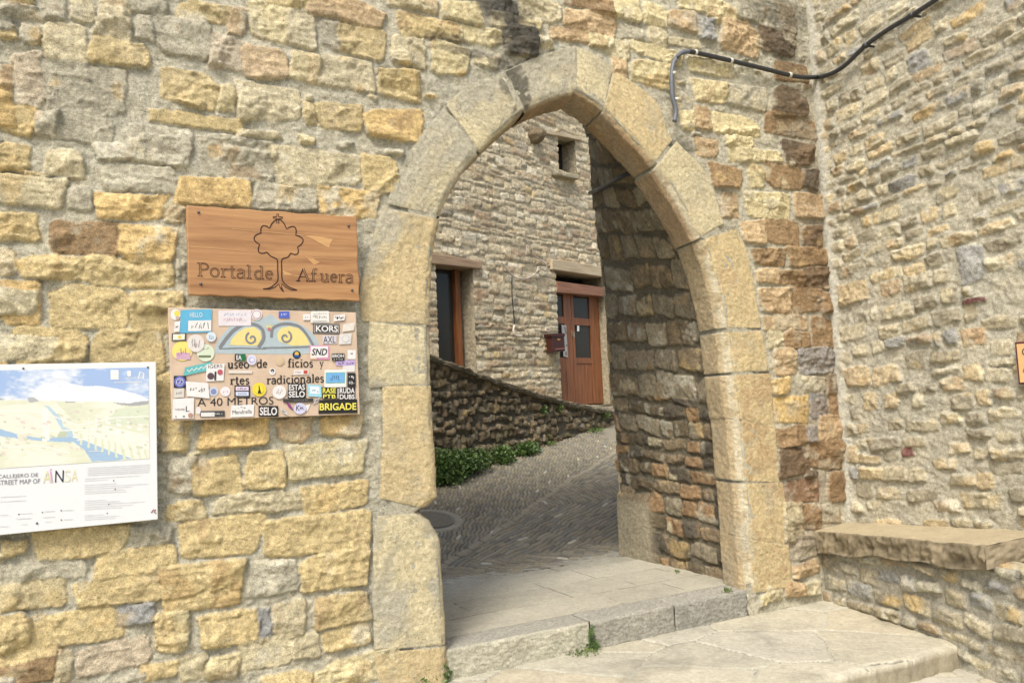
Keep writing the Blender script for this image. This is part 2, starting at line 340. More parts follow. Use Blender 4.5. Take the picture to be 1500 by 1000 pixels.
# ================================================================ GATE WALL
STONES = """
20 15 80 22 G|80 12 30 34 G|121 15 36 32 C|167 25 48 64 C|215 10 55 24 G|300 18 75 28 Y|12 48 28 22 Y|46 52 30 26 G|97 65 62 58 C|175 78 80 36 Y|212 42 28 34 G|268 55 78 50 G|
8 122 20 56 O|43 118 46 76 K|125 130 115 66 G|278 128 80 48 Y|25 175 50 40 Y|68 180 35 35 G|125 183 75 46 G|288 176 130 20 Y|348 32 26 38 O|400 32 66 52 P|441 42 42 54 C|485 45 28 45 G|
530 60 65 42 Y|505 15 108 32 O|420 3 60 14 Y|335 78 52 46 K|388 92 62 44 O|447 100 44 38 P|508 107 76 42 C|597 73 42 45 C|585 125 58 38 Y|333 143 22 38 P|393 150 86 48 C|453 166 20 32 Y|497 170 64 38 Y|577 182 82 42 A|
22 230 46 38 Y|95 238 52 40 C|170 222 60 24 W|235 213 88 52 G|45 280 92 42 C|115 290 35 32 G|203 262 100 38 G|190 303 98 36 A|256 312 32 28 C|313 282 104 40 A|28 332 58 40 Y|125 350 98 48 B|216 358 80 50 A|
350 232 104 58 G|465 245 122 48 C|558 255 52 48 Y|418 290 88 36 G|511 298 80 40 A|450 204 20 12 P|570 222 40 10 G|380 197 60 12 C|
13 382 28 38 A|77 392 92 34 Y|188 400 122 40 Y|28 442 58 62 A|130 450 114 58 Y|232 457 76 56 Y|75 510 102 56 Y|188 518 104 66 Y|5 515 22 44 A|265 398 16 30 G|
237 588 34 70 Y|345 632 94 44 A|432 628 50 34 O|500 622 56 32 A|256 640 42 42 Y|270 696 44 48 G|318 697 66 50 Y|389 688 56 52 Y|478 672 108 48 P|272 747 54 28 Y|382 735 124 28 C|491 727 90 38 Y|322 786 116 54 Y|464 782 146 54 Y|
118 794 130 44 Y|18 802 38 24 Y|220 785 54 34 G|200 823 110 40 Y|60 838 128 30 G|45 872 100 38 Y|175 865 122 38 Y|297 857 110 64 Y|110 918 122 48 Y|20 925 54 50 Y|200 900 54 28 S|250 925 50 56 P|165 960 104 42 K|40 977 80 44 B|93 977 24 44 C|235 982 54 24 Y|285 977 42 36 C|180 1002 60 20 G|
400 846 72 46 G|490 835 94 50 Y|338 920 84 48 Y|389 915 22 48 S|424 907 44 52 C|501 893 74 44 Y|507 934 66 30 Y|447 946 42 34 C|389 955 76 42 C|325 977 48 34 P|520 982 128 40 P|420 1000 70 30 Y|
605 4 70 20 C|676 17 54 26 P|630 40 88 30 Y|705 52 62 26 P|660 87 50 44 P|612 78 24 42 C|735 28 30 22 C|764 60 40 42 X|772 33 40 18 P|790 14 58 32 C|864 34 72 32 O|835 51 52 18 O|880 61 32 18 P|868 6 74 20 B|800 62 20 18 C|908 97 22 28 O|712 90 38 16 C|740 8 34 18 S|
918 12 38 34 P|960 22 32 30 P|1018 8 45 18 P|998 30 36 26 O|1058 18 40 32 P|1033 42 26 32 S|1083 55 52 44 O|963 54 24 26 C|925 48 32 18 G|1138 62 50 34 D|1122 20 80 36 G|962 77 72 20 P|905 70 32 26 C|1002 62 46 14 C|955 108 58 34 P|1042 98 62 22 P|1040 134 46 30 P|1093 142 56 30 G|1155 150 44 40 D|1160 105 46 26 B|1002 150 26 26 G|1030 174 22 32 O|1006 176 20 28 P|1078 182 62 28 P|1158 184 70 30 B|
1082 208 38 16 P|1105 228 74 18 P|1170 226 42 34 D|1035 216 32 26 O|1064 258 44 32 B|1108 258 22 32 P|1148 259 50 34 B|1185 264 20 28 X|1068 301 26 36 O|1125 302 60 36 P|1185 302 42 34 O|1105 340 34 32 O|1147 340 44 32 B|1190 347 26 30 D|1127 376 44 24 B|1184 376 56 26 B|
1125 404 32 22 O|1159 407 36 22 B|1196 407 36 28 D|1137 440 42 34 O|1180 439 42 36 B|1210 443 16 28 B|1150 472 60 22 O|1209 488 40 40 B|1136 497 24 26 C|1166 497 36 24 B|1149 530 28 38 O|1195 528 48 36 S|1226 526 12 28 B|1144 566 23 24 A|1182 564 50 26 G|1224 562 24 30 D|
1160 600 48 38 A|1199 593 24 34 S|1226 591 20 30 B|1160 640 42 28 B|1189 635 16 24 S|1220 625 42 34 O|1162 677 42 38 D|1210 665 48 40 B|1238 672 12 36 G|1187 694 20 10 X|1175 719 46 32 R|1230 712 32 42 B|1162 764 26 54 C|1190 757 26 34 B|1217 752 26 28 G|1181 800 26 34 G|1180 833 38 20 O|1164 863 26 22 O|1189 861 24 20 C|1135 868 24 24 C|1120 878 14 16 P
"""
def px_rect(fr, x, y, w, h):
    uc, vc = fr.uv(x, y); ua, _ = fr.uv(x-w/2, y); ub, _ = fr.uv(x+w/2, y); _, va = fr.uv(x, y+h/2); _, vb = fr.uv(x, y-h/2)
    return (ua+ub)/2, (va+vb)/2, ub-ua, vb-va
stones = []
_rg = random.Random(3)
BROKEN = {'X': 2.2, 'D': 1.3}
for s in STONES.replace('\n', '').split('|'):
    x, y, w, h, c = s.split()
    x, y, w, h = map(float, (x, y, w, h))
    u, v, ww, hh = px_rect(W1, x, y, w, h)
    rot = _rg.gauss(0, 0.03)
    stones.append((u, v, ww*1.09, hh*1.12, rot, c, BROKEN.get(c, _rg.uniform(0.6, 1.35))))
UMIN = W1.uv(0, 500)[0]-0.9
_rf = random.Random(21); _n = 0
for _t in range(4000):      # small pinning stones in the wide joints
    u, v, w, h = _rf.uniform(-2.3, UC-.05), _rf.uniform(-.05, 4.4), _rf.uniform(.04, .10), _rf.uniform(.018, .045)
    if all(abs(u-s[0]) > (s[2]+w)*.5-.012 or abs(v-s[1]) > (s[3]+h)*.5-.008 for s in stones):
        stones.append((u, v, w, h, _rf.gauss(0, .12), _rf.choice('GCYGCK'), _rf.uniform(.2, .6))); _n += 1
        if _n > 210: break
ring_in_px = dict(
 b0=([(655, 1003), (651, 948)], [(556, 1010), (548, 958)]),
 b1=([(651, 942), (646, 850), (642, 790), (628, 764), (611, 752)], [(548, 950), (545, 850), (546, 800), (548, 770), (552, 757)]),
 b2=([(620, 742), (637, 726), (633, 640), (629, 566)], [(556, 727), (556, 700), (560, 640), (560, 568)]),
 b3=([(629, 560), (628, 520), (627, 482)], [(540, 566), (538, 520), (540, 472)]),
 b4=([(627, 474), (628, 420), (634, 360), (641, 322)], [(530, 468), (528, 420), (545, 350), (560, 306)]),
 b5=([(643, 314), (655, 285), (675, 250), (698, 225)], [(566, 296), (590, 240), (615, 200), (648, 160)]),
 b6=([(703, 220), (730, 193), (762, 166)], [(655, 153), (685, 125), (730, 108)]),
 b7=([(770, 161), (805, 144), (842, 134)], [(742, 103), (790, 82), (841, 68)]),
 b8=([(846, 134), (864, 145), (881, 158)], [(846, 68), (870, 80), (896, 99)]),
 b9=([(885, 162), (925, 203), (957, 238)], [(900, 103), (960, 150), (984, 203)]),
 b10=([(963, 244), (994, 290), (1024, 346)], [(992, 208), (1035, 255), (1060, 325)]),
 b11=([(1030, 353), (1050, 410), (1064, 478)], [(1080, 336), (1098, 385), (1114, 478)]),
 b12=([(1066, 488), (1072, 543)], [(1116, 486), (1126, 541)]),
 b13=([(1074, 551), (1082, 613)], [(1128, 549), (1134, 621)]),
 b14=([(1083, 616), (1090, 702)], [(1135, 625), (1142, 704)]),
 b15=([(1092, 710), (1098, 788)], [(1146, 708), (1155, 796)]),
 b16=([(1098, 791), (1104, 866)], [(1155, 800), (1162, 856)]))
# ring material: colour, chamfer width
ring_col = dict(b0='Y', b1='P', b2='Y', b3='P', b4='Y', b5='C', b6='P', b7='C', b8='P', b9='Y', b10='P', b11='Y', b12='Y', b13='Y', b14='Y', b15='Y', b16='Y')
ring_ch = dict(b8=0.02, b9=0.03, b10=0.065, b11=0.075, b12=0.08, b13=0.085, b14=0.085, b15=0.085, b16=0.085)
# hole polygon in (u,v): mid line between inner and outer so that ring stones cover the cut
holepoly = []
for k in ring_in_px:
    a, b = ring_in_px[k]
    for t in (0.03, 0.35, 0.65, 0.97):
        p = resample(a, t)*0.86+resample(b, t)*0.14
        holepoly.append(W1.uv(p[0], p[1]))
_ke = W1.uv(1096, 880)[0]
holepoly = [(holepoly[0][0], -1.0)]+holepoly+[(holepoly[-1][0], .24), (_ke, .23), (_ke, -1.0)]
def inside(poly, X, Y):
    r = np.zeros(X.shape, bool); n = len(poly)
    for i in range(n):
        x1, y1 = poly[i]; x2, y2 = poly[(i+1) % n]
        if y1 == y2: continue
        c = ((y1 > Y) != (y2 > Y)) & (X < (x2-x1)*(Y-y1)/(y2-y1)+x1); r ^= c
    return r
_op = [W1.uv(*p) for k in ring_in_px for p in ring_in_px[k][1]]; _op = [(_op[0][0], -1.)]+_op+[(_op[-1][0], -1.)]
stones = [s for s in stones if not (s[3] < .055 and s[2] < .11 and any(inside(_op, np.array([s[0]+a]), np.array([s[1]+b]))[0] for a in (-.06, 0, .06) for b in (-.04, .04)))]
PAL['RP'] = alb((226, 206, 154)); PAL['RY'] = alb((220, 190, 130))
ring_col = {k: {'P': 'RP', 'Y': 'RY', 'A': 'RY'}.get(v, v) for k, v in ring_col.items()}
gate = thing('gate_wall', W1.P(0.0, 0.0)-W1.n*0.4, 'tall ochre rubble stone wall pierced by the pointed arch gateway', 'wall')
ST = 0.0072
def stain_px(fr, U, V, C, blobs, col, seed):
    """mineral / lichen staining, a real colour of the stone"""
    n = fbm(U, V, 5, 5, seed); n2 = fbm(U, V, 22, 4, seed+3)
    for (x, y, rx, ry, st) in blobs:
        u, v, w, h = px_rect(fr, x, y, 2*rx, 2*ry)
        d = np.hypot((U-u)/(w/2), (V-v)/(h/2))
        wt = sstep(1.15, 0.35, d+0.55*n+0.35*n2)*st
        C[:] = C*(1-wt[..., None])+col*wt[..., None]
us = np.arange(UMIN, UC+0.02, ST); vs = np.arange(-0.35, 5.1, ST)
U, V = np.meshgrid(us, vs, indexing='ij')
H, C = masonry(U, V, stones+[(u, v, w, h, 0.02, c, r) for (u, v, w, h, _, c, r) in courses(UMIN, UC, 3.2, 5.1, (.14, .22), (.2, .45), .04, 5, 'YCGAY')
    if v > np.interp(u, [UMIN, UC], [W1.uv(0, 0)[1], W1.uv(1180, 0)[1]])+.12]+[s for s in courses(UMIN-.1, W1.uv(0, 500)[0]-0.05, -0.3, 5.1, (.14, .24), (.2, .45), .04, 6, 'YCGAY')], 11, relief=0.025, rough=1.4, recess=0.008, smear=0.007, warp=.010, mort_amp=.012)
STAIN = alb((58, 54, 46))
stain_px(W1, U, V, C, [(738, 18, 50, 30, .85), (764, 62, 34, 36, .95), (694, 79, 50, 8, .65), (768, 112, 26, 40, .9), (655, 57, 34, 7, .55), (700, 4, 44, 8, .6), (752, 40, 16, 70, .7), (735, 96, 22, 12, .6), (1150, 70, 40, 50, .35), (1160, 180, 30, 60, .3), (1145, 20, 60, 25, .5), (1000, 215, 25, 18, .6)], STAIN, 60)
stain_px(W1, U, V, C, [(1190, 300, 40, 160, .28), (1200, 480, 40, 160, .25), (1190, 660, 60, 120, .35), (1180, 780, 40, 60, .35)], alb((120, 84, 50)), 71)
stain_px(W1, U, V, C, [(560, 900, 40, 160, .2), (300, 60, 340, 120, .15)], alb((200, 192, 170)), 75)
cu = (U[:-1, :-1]+U[1:, 1:])/2; cv = (V[:-1, :-1]+V[1:, 1:])/2
mask = ~inside(holepoly, cu, cv)
# mortar rises a little around the ring stones
grid_mesh('rubble_wall', W1.P(U, V, H), M_GATE, gate, mask=mask, colors=C)
# --- dressed ring stones, swept over arris, chamfer and soffit
RD = 0.30
for _k, (_a, _b) in list(ring_in_px.items()):
    def ext(p, g):
        p = [np.array(x, float) for x in p]; d0 = p[0]-p[1]; d1e = p[-1]-p[-2]
        p[0] = p[0]+d0/np.linalg.norm(d0)*g; p[-1] = p[-1]+d1e/np.linalg.norm(d1e)*g; return [tuple(x) for x in p]
    ring_in_px[_k] = (ext(_a, 2.2), ext(_b, 2.2))
_ks = list(ring_in_px)
def _smooth_all(side):
    out = {}
    for i, k in enumerate(_ks):
        p = [np.array(x, float) for x in ring_in_px[k][side]]
        if k in ('b0', 'b1', 'b2', 'b3'): out[k] = [tuple(x) for x in p]; continue
        pr = np.array(ring_in_px[_ks[i-1]][side][-2], float) if i and k not in ('b4', 'b8') else p[0]*2-p[1]
        nx = np.array(ring_in_px[_ks[i+1]][side][1], float) if i+1 < len(_ks) and k != 'b7' else p[-1]*2-p[-2]
        q = smooth_path([pr]+p+[nx], 8); q = q[8:-8]; out[k] = [tuple(x) for x in q]
    return out
_si, _so = _smooth_all(0), _smooth_all(1)
for k in _ks: ring_in_px[k] = (_si[k], _so[k])
def ring_uv(a, n):
    return np.array([W1.uv(*p) for p in resample(a, np.linspace(0, 1, n))])
kk = 0
for key, (ain, aout) in ring_in_px.items():
    kk += 1
    L = np.linalg.norm(ring_uv(ain, 2)[1]-ring_uv(ain, 2)[0])
    nt_ = max(12, int(sum(np.linalg.norm(np.diff(ring_uv(ain, 6), axis=0), axis=1))/0.009))
    A = ring_uv(ain, nt_); B = ring_uv(aout, nt_)
    nrm = A-B; nrm /= np.linalg.norm(nrm, axis=1)[:, None]      # towards the opening
    w = float(np.mean(np.linalg.norm(A-B, axis=1))); ns = max(10, int(w/0.009))
    ch = ring_ch.get(key, 0.012)
    # s sections: front face, chamfer, soffit, rear return
    rows = []; param = []
    for i in range(ns+1):
        q = i/ns; rows.append((B+(A-B)*q, np.zeros(nt_), 'f')); param.append(q*w)
    nc = max(3, int(ch/0.009))
    for i in range(1, nc+1):
        q = i/nc; rows.append((A+nrm*ch*q*0.75, np.full(nt_, -ch*q), 'c')); param.append(w+ch*q)
    nsf = int((RD-ch)/0.012)
    for i in range(1, nsf+1):
        q = i/nsf; rows.append((A+nrm*ch*0.75, np.full(nt_, -ch-(RD-ch)*q), 's')); param.append(w+ch+(RD-ch)*q)
    for i in range(1, 8):
        q = i/7; rows.append((A+nrm*(ch*0.75-q*0.14), np.full(nt_, -RD), 'r')); param.append(w+RD+0.14*q)
    P3 = np.zeros((len(rows), nt_, 3)); S = np.array(param)[:, None]*np.ones((1, nt_)); T = np.linspace(0, 1, nt_)[None, :]*L*np.ones((len(rows), 1))
    for i, (q2, dep, _) in enumerate(rows):
        p = W1.P(q2[:, 0], q2[:, 1], 0*dep)
        p = p-PASS*dep[:, None]
        P3[i] = p
    dS = np.gradient(P3, axis=0); dT = np.gradient(P3, axis=1)
    Nn = np.cross(dT, dS); Nn /= np.linalg.norm(Nn, axis=2)[..., None]+1e-9
    if np.dot(Nn[ns//2, nt_//2], W1.n) < 0: Nn = -Nn
    # smooth the normals over the arrises
    for _ in range(4): Nn[1:-1] = (Nn[:-2]+Nn[1:-1]*2+Nn[2:])/4
    Nn /= np.linalg.norm(Nn, axis=2)[..., None]+1e-9
    sd = 100+kk*10
    e = np.minimum(T, T[:, -1:]-T)+0.004*fbm(S+kk, T, 9, 3, sd); e0 = np.clip(e/0.006, 0, 1); pe = np.sqrt(e0*(2-e0)+1e-9)
    e1 = np.clip((S+0.012*fbm(S+kk, T, 7, 4, sd+1))/0.03, 0, 1); po = np.sqrt(e1*(2-e1)+1e-9)
    base = 0.004+0.004*random.random()
    h = 0.002+(base-0.002)*pe*po+(0.007*fbm(S+kk*3, T, 6, 4, sd+2)+0.004*fbm(S, T+kk, 30, 4, sd+3)+0.007*ridged(S+kk, T, 26, 4, sd+9)-.004)*pe
    # worn arris: dips near the front edge
    arr = np.exp(-((S-w)/0.018)**2)*(0.010+0.012*np.maximum(0, fbm(S*0+kk, T, 9, 3, sd+4)))
    h = h-arr
    # chips in the lower left block like the photograph's
    rowdep = np.array([r[1][0] for r in rows])[:, None]
    P3 = P3+Nn*h[..., None]
    c = PAL[ring_col[key]]
    n1 = fbm(S+kk*2.1, T, 3.5, 4, sd+5); n2 = fbm(S, T+kk, 14, 4, sd+6); n3 = fbm(S+kk, T, 50, 3, sd+7)
    CC = c*(1+0.10*n1+0.10*n2+0.10*n3)[..., None]
    gw = {'b5': .6, 'b6': .35, 'b7': .72, 'b1': .3, 'b3': .1, 'b4': .25, 'b0': .2}.get(key, 0.0)
    gm = sstep(0.35, -0.25, n1+0.35*n2+(1-2*gw)+0.9*(S/w-0.4))[..., None]*(0.9 if gw else 0)
    CC = CC*(1-gm)+PAL['M']*(1+0.08*n2[..., None])*gm
    if key in ('b6', 'b7'):
        st = sstep(0.0, 0.45, n2+0.5*n1+(0.95 if key == 'b7' else 0.45)-3.6*((T/L) if key == 'b7' else (1-T/L)))[..., None]*0.8
        CC = CC*(1-st)+STAIN*st
    sof = sstep(w-0.01, w+0.02, S)[..., None]*.9   # blends browner from the arris over the soffit
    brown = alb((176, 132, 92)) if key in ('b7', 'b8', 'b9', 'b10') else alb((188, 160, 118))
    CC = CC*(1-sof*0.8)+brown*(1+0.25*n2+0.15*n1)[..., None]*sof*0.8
    if key in ring_ch and kk > 10:              # pale strip along the chamfer
        cw = (sstep(w-0.012, w+0.006, S)*sstep(w+ch*.6+0.01, w+ch*.6-0.012, S)*sstep(-0.5, 0.1, n2+0.4*n1+0.1))[..., None]*0.75
        CC = CC*(1-cw)+alb((226, 214, 178))*cw
    if key in ('b10', 'b11', 'b12', 'b13', 'b14', 'b15', 'b16'):
        bw = sstep(0.0, 0.5, n1+0.6*n2+(.15 if kk > 13 else -.1))[..., None]*(0.5 if kk > 13 else .3)*(1-sof)
        CC = CC*(1-bw)+alb((165, 122, 76))*bw
    gy = sstep(.12, .5, fbm(S+kk, T*.6, 5, 5, sd+8)+.4*n3)[..., None]*.4; CC = CC*(1-gy)+alb((168, 160, 138))*gy
    jt = (1-sstep(0.0, 0.5, np.minimum(pe, po)))[..., None]
    CC = CC*(1-jt)+PAL['M']*0.95*jt
    lab = {'b7': 'grey lichened block left of the arch apex', 'b1': 'tall pale chipped jamb block at lower left'}.get(key)
    nm = 'voussoir' if key in ('b5', 'b6', 'b7', 'b8', 'b9', 'b10', 'b11') else 'jamb_block'
    o = grid_mesh(nm, P3, M_DRESS, gate, colors=np.clip(CC, 0.01, .9))
    if lab: o['label'] = lab
# mortar bed of the ring: continuous sweep just behind the faces of the blocks
IA = []; OA = []; CH = []
for key, (ain, aout) in ring_in_px.items():
    A = ring_uv(ain, 12); Bq = ring_uv(aout, 12)
    if key == 'b1': A[:, 0] = np.minimum(A[:, 0], A[0, 0]); A[7:, 0] -= .0
    IA += list(A); OA += list(Bq); CH += [ring_ch.get(key, .012)]*12
IA = np.array(IA); OA = np.array(OA)
Lc = np.r_[0, np.cumsum(np.linalg.norm(np.diff(IA, axis=0), axis=1))]; tq = np.linspace(0, Lc[-1], 700)
IA = np.stack([np.interp(tq, Lc, IA[:, k]) for k in (0, 1)], -1); OA = np.stack([np.interp(tq, Lc, OA[:, k]) for k in (0, 1)], -1)
IO = OA-IA; IO /= np.linalg.norm(IO, axis=1)[:, None]
CHq = np.interp(tq, Lc, CH)
rws = []
for q in np.linspace(.6, 0.0, 14): rws.append((IA+IO*(.014+q*.3), .001+0*CHq))
for q in np.linspace(.15, 1, 6): rws.append((IA-IO*(CHq*.75*q-.013)[:, None], -CHq*q))
for q in np.linspace(0.05, 1, 22): rws.append((IA-IO*(CHq*.75-.011)[:, None], -CHq-(RD-CHq)*q))
Pm = np.stack([W1.P(a[:, 0], a[:, 1], np.maximum(d, 0))-PASS*np.minimum(d, 0)[:, None] for a, d in rws])
gg = fbm(np.arange(len(rws))[:, None]*.02+0*tq[None, :], tq[None, :]+0*np.arange(len(rws))[:, None], 12, 4, 290)
Pm = Pm+W1.n*(gg*.002)[..., None]
grid_mesh('ring_mortar', Pm, M_DRESS, gate, colors=np.clip(PAL['M']*.92*(1+.15*gg)[..., None], .01, .9))
# --- passage behind the ring
inner = []
for k in ring_in_px:
    a = ring_in_px[k][0]; inner += [W1.uv(*p) for p in resample(a, np.linspace(0.05, .95, 5))]
inner = np.array(inner); inner[:, 0] = np.where(inner[:, 1] < 1.05, np.minimum(inner[:, 0], 1e9), inner[:, 0])
ap = int(np.argmax(inner[:, 1]))
# left half: push left by set-back; smooth out the notch
for i in range(len(inner)):
    if i < ap and inner[i, 1] < 1.2: inner[i, 0] = W1.uv(640, 800)[0]
cen = np.array([W1.uv(840, 600)[0], 1.4])
front = []
for i, p in enumerate(inner):
    dvec = p-cen; dvec = dvec/np.linalg.norm(dvec)
    front.append(p+dvec*0.05*np.array([1, 1]))
front = np.array([(front[0][0], -0.05)]+[list(x) for x in front]+[(front[-1][0], -0.05)])
ap += 1
PD0, PD1 = RD-0.01, 1.72
BK = Frame((W1.o+PASS*PD1)[:2], d1, (d1[1], -d1[0]))
def bkuv(px, py):
    p = hit(px, py, W1.o+PASS*PD1, W1.n); q = p-PASS*PD1
    return float(np.dot(q-W1.o, W1.d)), float(p[2])
rb = [bkuv(*p) for p in [(865, 221), (867, 282), (875, 345), (886, 430), (892, 540), (901, 620), (906, 700), (911, 812)]]
rb.append((rb[-1][0], -0.05))
apu = bkuv(826, 128)
right_b = [apu, bkuv(852, 165)]+rb
left_b = [list(x) for x in front[:ap]]
for i in range(len(left_b)): left_b[i][0] -= 0.03; left_b[i][1] += 0.5*max(0, min(1, (left_b[i][1]-1.7)/1.9))
def halfloft(F, B, name, layout_seed, dark):
    La = float(np.sum(np.linalg.norm(np.diff(F, axis=0), axis=1)))
    na = int(La/0.011); nd = int((PD1-PD0)/0.011)
    ta = np.linspace(0, 1, na); Fp = resample(F, ta); Bp = resample(B, ta)
    D = np.linspace(0, 1, nd)
    uv = Fp[:, None, :]*(1-D[None, :, None])+Bp[:, None, :]*D[None, :, None]
    P = W1.P(uv[..., 0], uv[..., 1], np.zeros(uv.shape[:2]))+PASS*(PD0+(PD1-PD0)*D)[None, :, None]
    # arc height from the ground
    Aa = (ta*La)[:, None]*np.ones((1, nd)); Dd = (D*(PD1-PD0))[None, :]*np.ones((na, 1))
    return P, Aa, Dd, La
# right half runs apex -> ground ; reverse so that arc starts at the ground
FR_ = front[ap:][::-1]; BR_ = np.array(right_b)[::-1]
FL_ = front[:ap+1]; BL_ = np.array(left_b+[apu])
def passage(F, B, seed, sign, blocks):
    P, A_, D_, La = halfloft(F, B, '', seed, 0)
    G1 = courses(0, PD1, 0.0, 1.55, (.10, .20), (.14, .36), .012, seed, blocks[0], rel=(.5, 1.8))
    G2 = courses(0, PD1, 1.55, La+.2, (.17, .28), (.22, .5), .016, seed+1, blocks[1], rel=(.7, 1.3))
    gs = [(v, u, h, w, r, c, rl) for (u, v, w, h, r, c, rl) in G1+G2]
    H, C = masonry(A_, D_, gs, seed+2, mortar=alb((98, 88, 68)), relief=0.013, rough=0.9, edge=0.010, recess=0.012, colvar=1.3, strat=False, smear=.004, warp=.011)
    dA = np.gradient(P, axis=0); dD = np.gradient(P, axis=1); N_ = np.cross(dA, dD); N_ /= np.linalg.norm(N_, axis=2)[..., None]
    mid = N_[len(N_)//4, 5]
    want = -W1.d if sign > 0 else W1.d
    if np.dot(mid, want) < 0: N_ = -N_
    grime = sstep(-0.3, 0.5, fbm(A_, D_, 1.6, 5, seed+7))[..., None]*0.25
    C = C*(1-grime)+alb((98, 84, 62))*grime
    ends = sstep(0, 0.05, D_)
    if sign > 0:
        fl = sstep(.60, .66, D_/(PD1-PD0)+.02*fbm(A_, D_, 4, 3, 333))*sstep(.74, .70, A_); H = H*(1-fl)+(.03+.006*fbm(A_, D_, 9, 4, 338))*fl
    return P+N_*(H*ends)[..., None], C, A_, D_
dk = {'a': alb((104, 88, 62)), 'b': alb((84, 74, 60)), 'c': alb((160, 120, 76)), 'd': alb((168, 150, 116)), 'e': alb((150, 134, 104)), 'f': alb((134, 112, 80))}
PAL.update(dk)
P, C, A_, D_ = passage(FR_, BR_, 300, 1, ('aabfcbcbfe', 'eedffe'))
pl = (sstep(.62, .70, D_/(PD1-PD0)+0.03*fbm(A_, D_, 4, 3, 333))*sstep(0.72, .66, A_))[..., None]   # smooth plinth block at the rear corner
C = C*(1-pl)+alb((158, 144, 112))*(1+0.25*fbm(A_, D_, 5, 4, 334))[..., None]*pl
strip = (sstep(.90, .93, D_/(PD1-PD0)+0.05*fbm(A_, D_, 9, 4, 335))*sstep(.74, .8, A_)*sstep(1.35, 1.25, A_)*sstep(-.1, .1, fbm(A_, D_, 6, 3, 336)))[..., None]
C = C*(1-strip)+alb((214, 186, 132))*strip
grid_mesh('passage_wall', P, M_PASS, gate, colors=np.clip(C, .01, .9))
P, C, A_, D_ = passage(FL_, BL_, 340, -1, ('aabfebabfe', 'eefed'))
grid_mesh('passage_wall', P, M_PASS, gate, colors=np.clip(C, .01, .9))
# plinth as real relief: a dressed block standing proud at the rear corner of the passage
pb0 = hitz(912, 812, 0.18); pf0 = hitz(968, 826, 0.18)
# --- rear face, top and the mass of the wall
us = np.arange(UMIN, UC+2.5, 0.03); vs = np.arange(-0.3, 5.1, 0.03); U, V = np.meshgrid(us, vs, indexing='ij')
poly = [tuple(x) for x in BL_]+[tuple(x) for x in BR_[::-1]]
m2 = ~inside([(x, y) for x, y in poly], (U[:-1, :-1]+U[1:, 1:])/2, (V[:-1, :-1]+V[1:, 1:])/2)
H, C = masonry(U, V, courses(UMIN, UC+2.5, -.3, 5.1, (.14, .24), (.2, .45), .03, 21, 'YCGAB'), 22, relief=.02, edge=.03)
grid_mesh('rear_face', W1.P(U, V, 0*U)+PASS*PD1-W1.n*(H[..., None]), M_GATE, gate, mask=m2, colors=C, flip=True)
mb = MB(); a = W1.P(UMIN, 5.06); mb.box(a+W1.n*0.03, W1.d*(UC+2.5-UMIN), PASS*(PD1+0.05)-W1.n*0.0, (0, 0, 0.12)); mb.build('wall_top', masonry_mat('wall_top_stone', use_attr=False, base=(.36, .31, .22)), gate)

# ================================================================ SIDE WALL
side = thing('side_wall', W2.P(1.5, 0.0), 'pale grey mortared small rubble wall running towards the viewer at the right', 'wall')
TL = 0.083
ss = np.arange(-0.02, 3.4, 0.008); vs = np.arange(-0.45, 5.4, 0.009); U, V = np.meshgrid(ss, vs, indexing='ij')
PAL.update({'p': alb((196, 180, 142)), 'q': alb((176, 160, 124)), 'r': alb((156, 144, 116)), 's': alb((206, 178, 128)), 't': alb((152, 150, 144)), 'u': alb((172, 146, 108)), 'm': alb((108, 62, 56)), 'n': alb((206, 192, 154)), 'o': alb((194, 156, 110))})
sts = [(u, v+TL*u, w, h, r+TL, c, rl) for (u, v, w, h, r, c, rl) in
       courses(-.1, 3.5, -.8, 5.5, (.07, .14), (.10, .29), .026, 31, 'ppqqrrrstuqpnprsqr', keep=0.92, wob=0.7, rel=(.4, 1.7))]
for (x, y, w, h, c) in [(1330, 662, 18, 16, 'm'), (1428, 439, 36, 10, 'm'), (1424, 385, 40, 56, 't'), (1250, 428, 46, 34, 's'), (1250, 488, 38, 24, 'p'), (1256, 551, 36, 30, 's'), (1298, 550, 42, 26, 's'),
                       (1427, 494, 38, 28, 'o'), (1345, 90, 34, 30, 't'), (1424, 545, 28, 24, 's'), (1275, 586, 20, 26, 's'), (1308, 588, 22, 24, 's'), (1345, 586, 18, 20, 'n'), (1247, 665, 24, 24, 's'),
                       (1388, 740, 38, 18, 'K'), (1440, 733, 58, 26, 'p'), (1444, 704, 26, 26, 's'), (1410, 703, 36, 16, 'q'), (1300, 722, 34, 18, 'q'), (1265, 717, 24, 24, 'r'), (1310, 694, 36, 20, 'q'), (1405, 655, 30, 16, 's'), (1385, 680, 34, 16, 's')]:
    u, v, ww, hh = px_rect(W2, x, y, w, h); 
    sts = [s for s in sts if not (abs(s[0]-u) < (s[2]+ww)*0.42 and abs(s[1]-v) < (s[3]+hh)*0.42)]
    sts.append((u, v, abs(ww), abs(hh), TL, c, 1.1))
H, C = masonry(U, V, sts, 33, mortar=alb((182, 173, 148)), relief=0.016, rough=1.2, edge=0.009, smear=0.007, mort_amp=0.012, warp=.012, recess=.004, colvar=1.15)
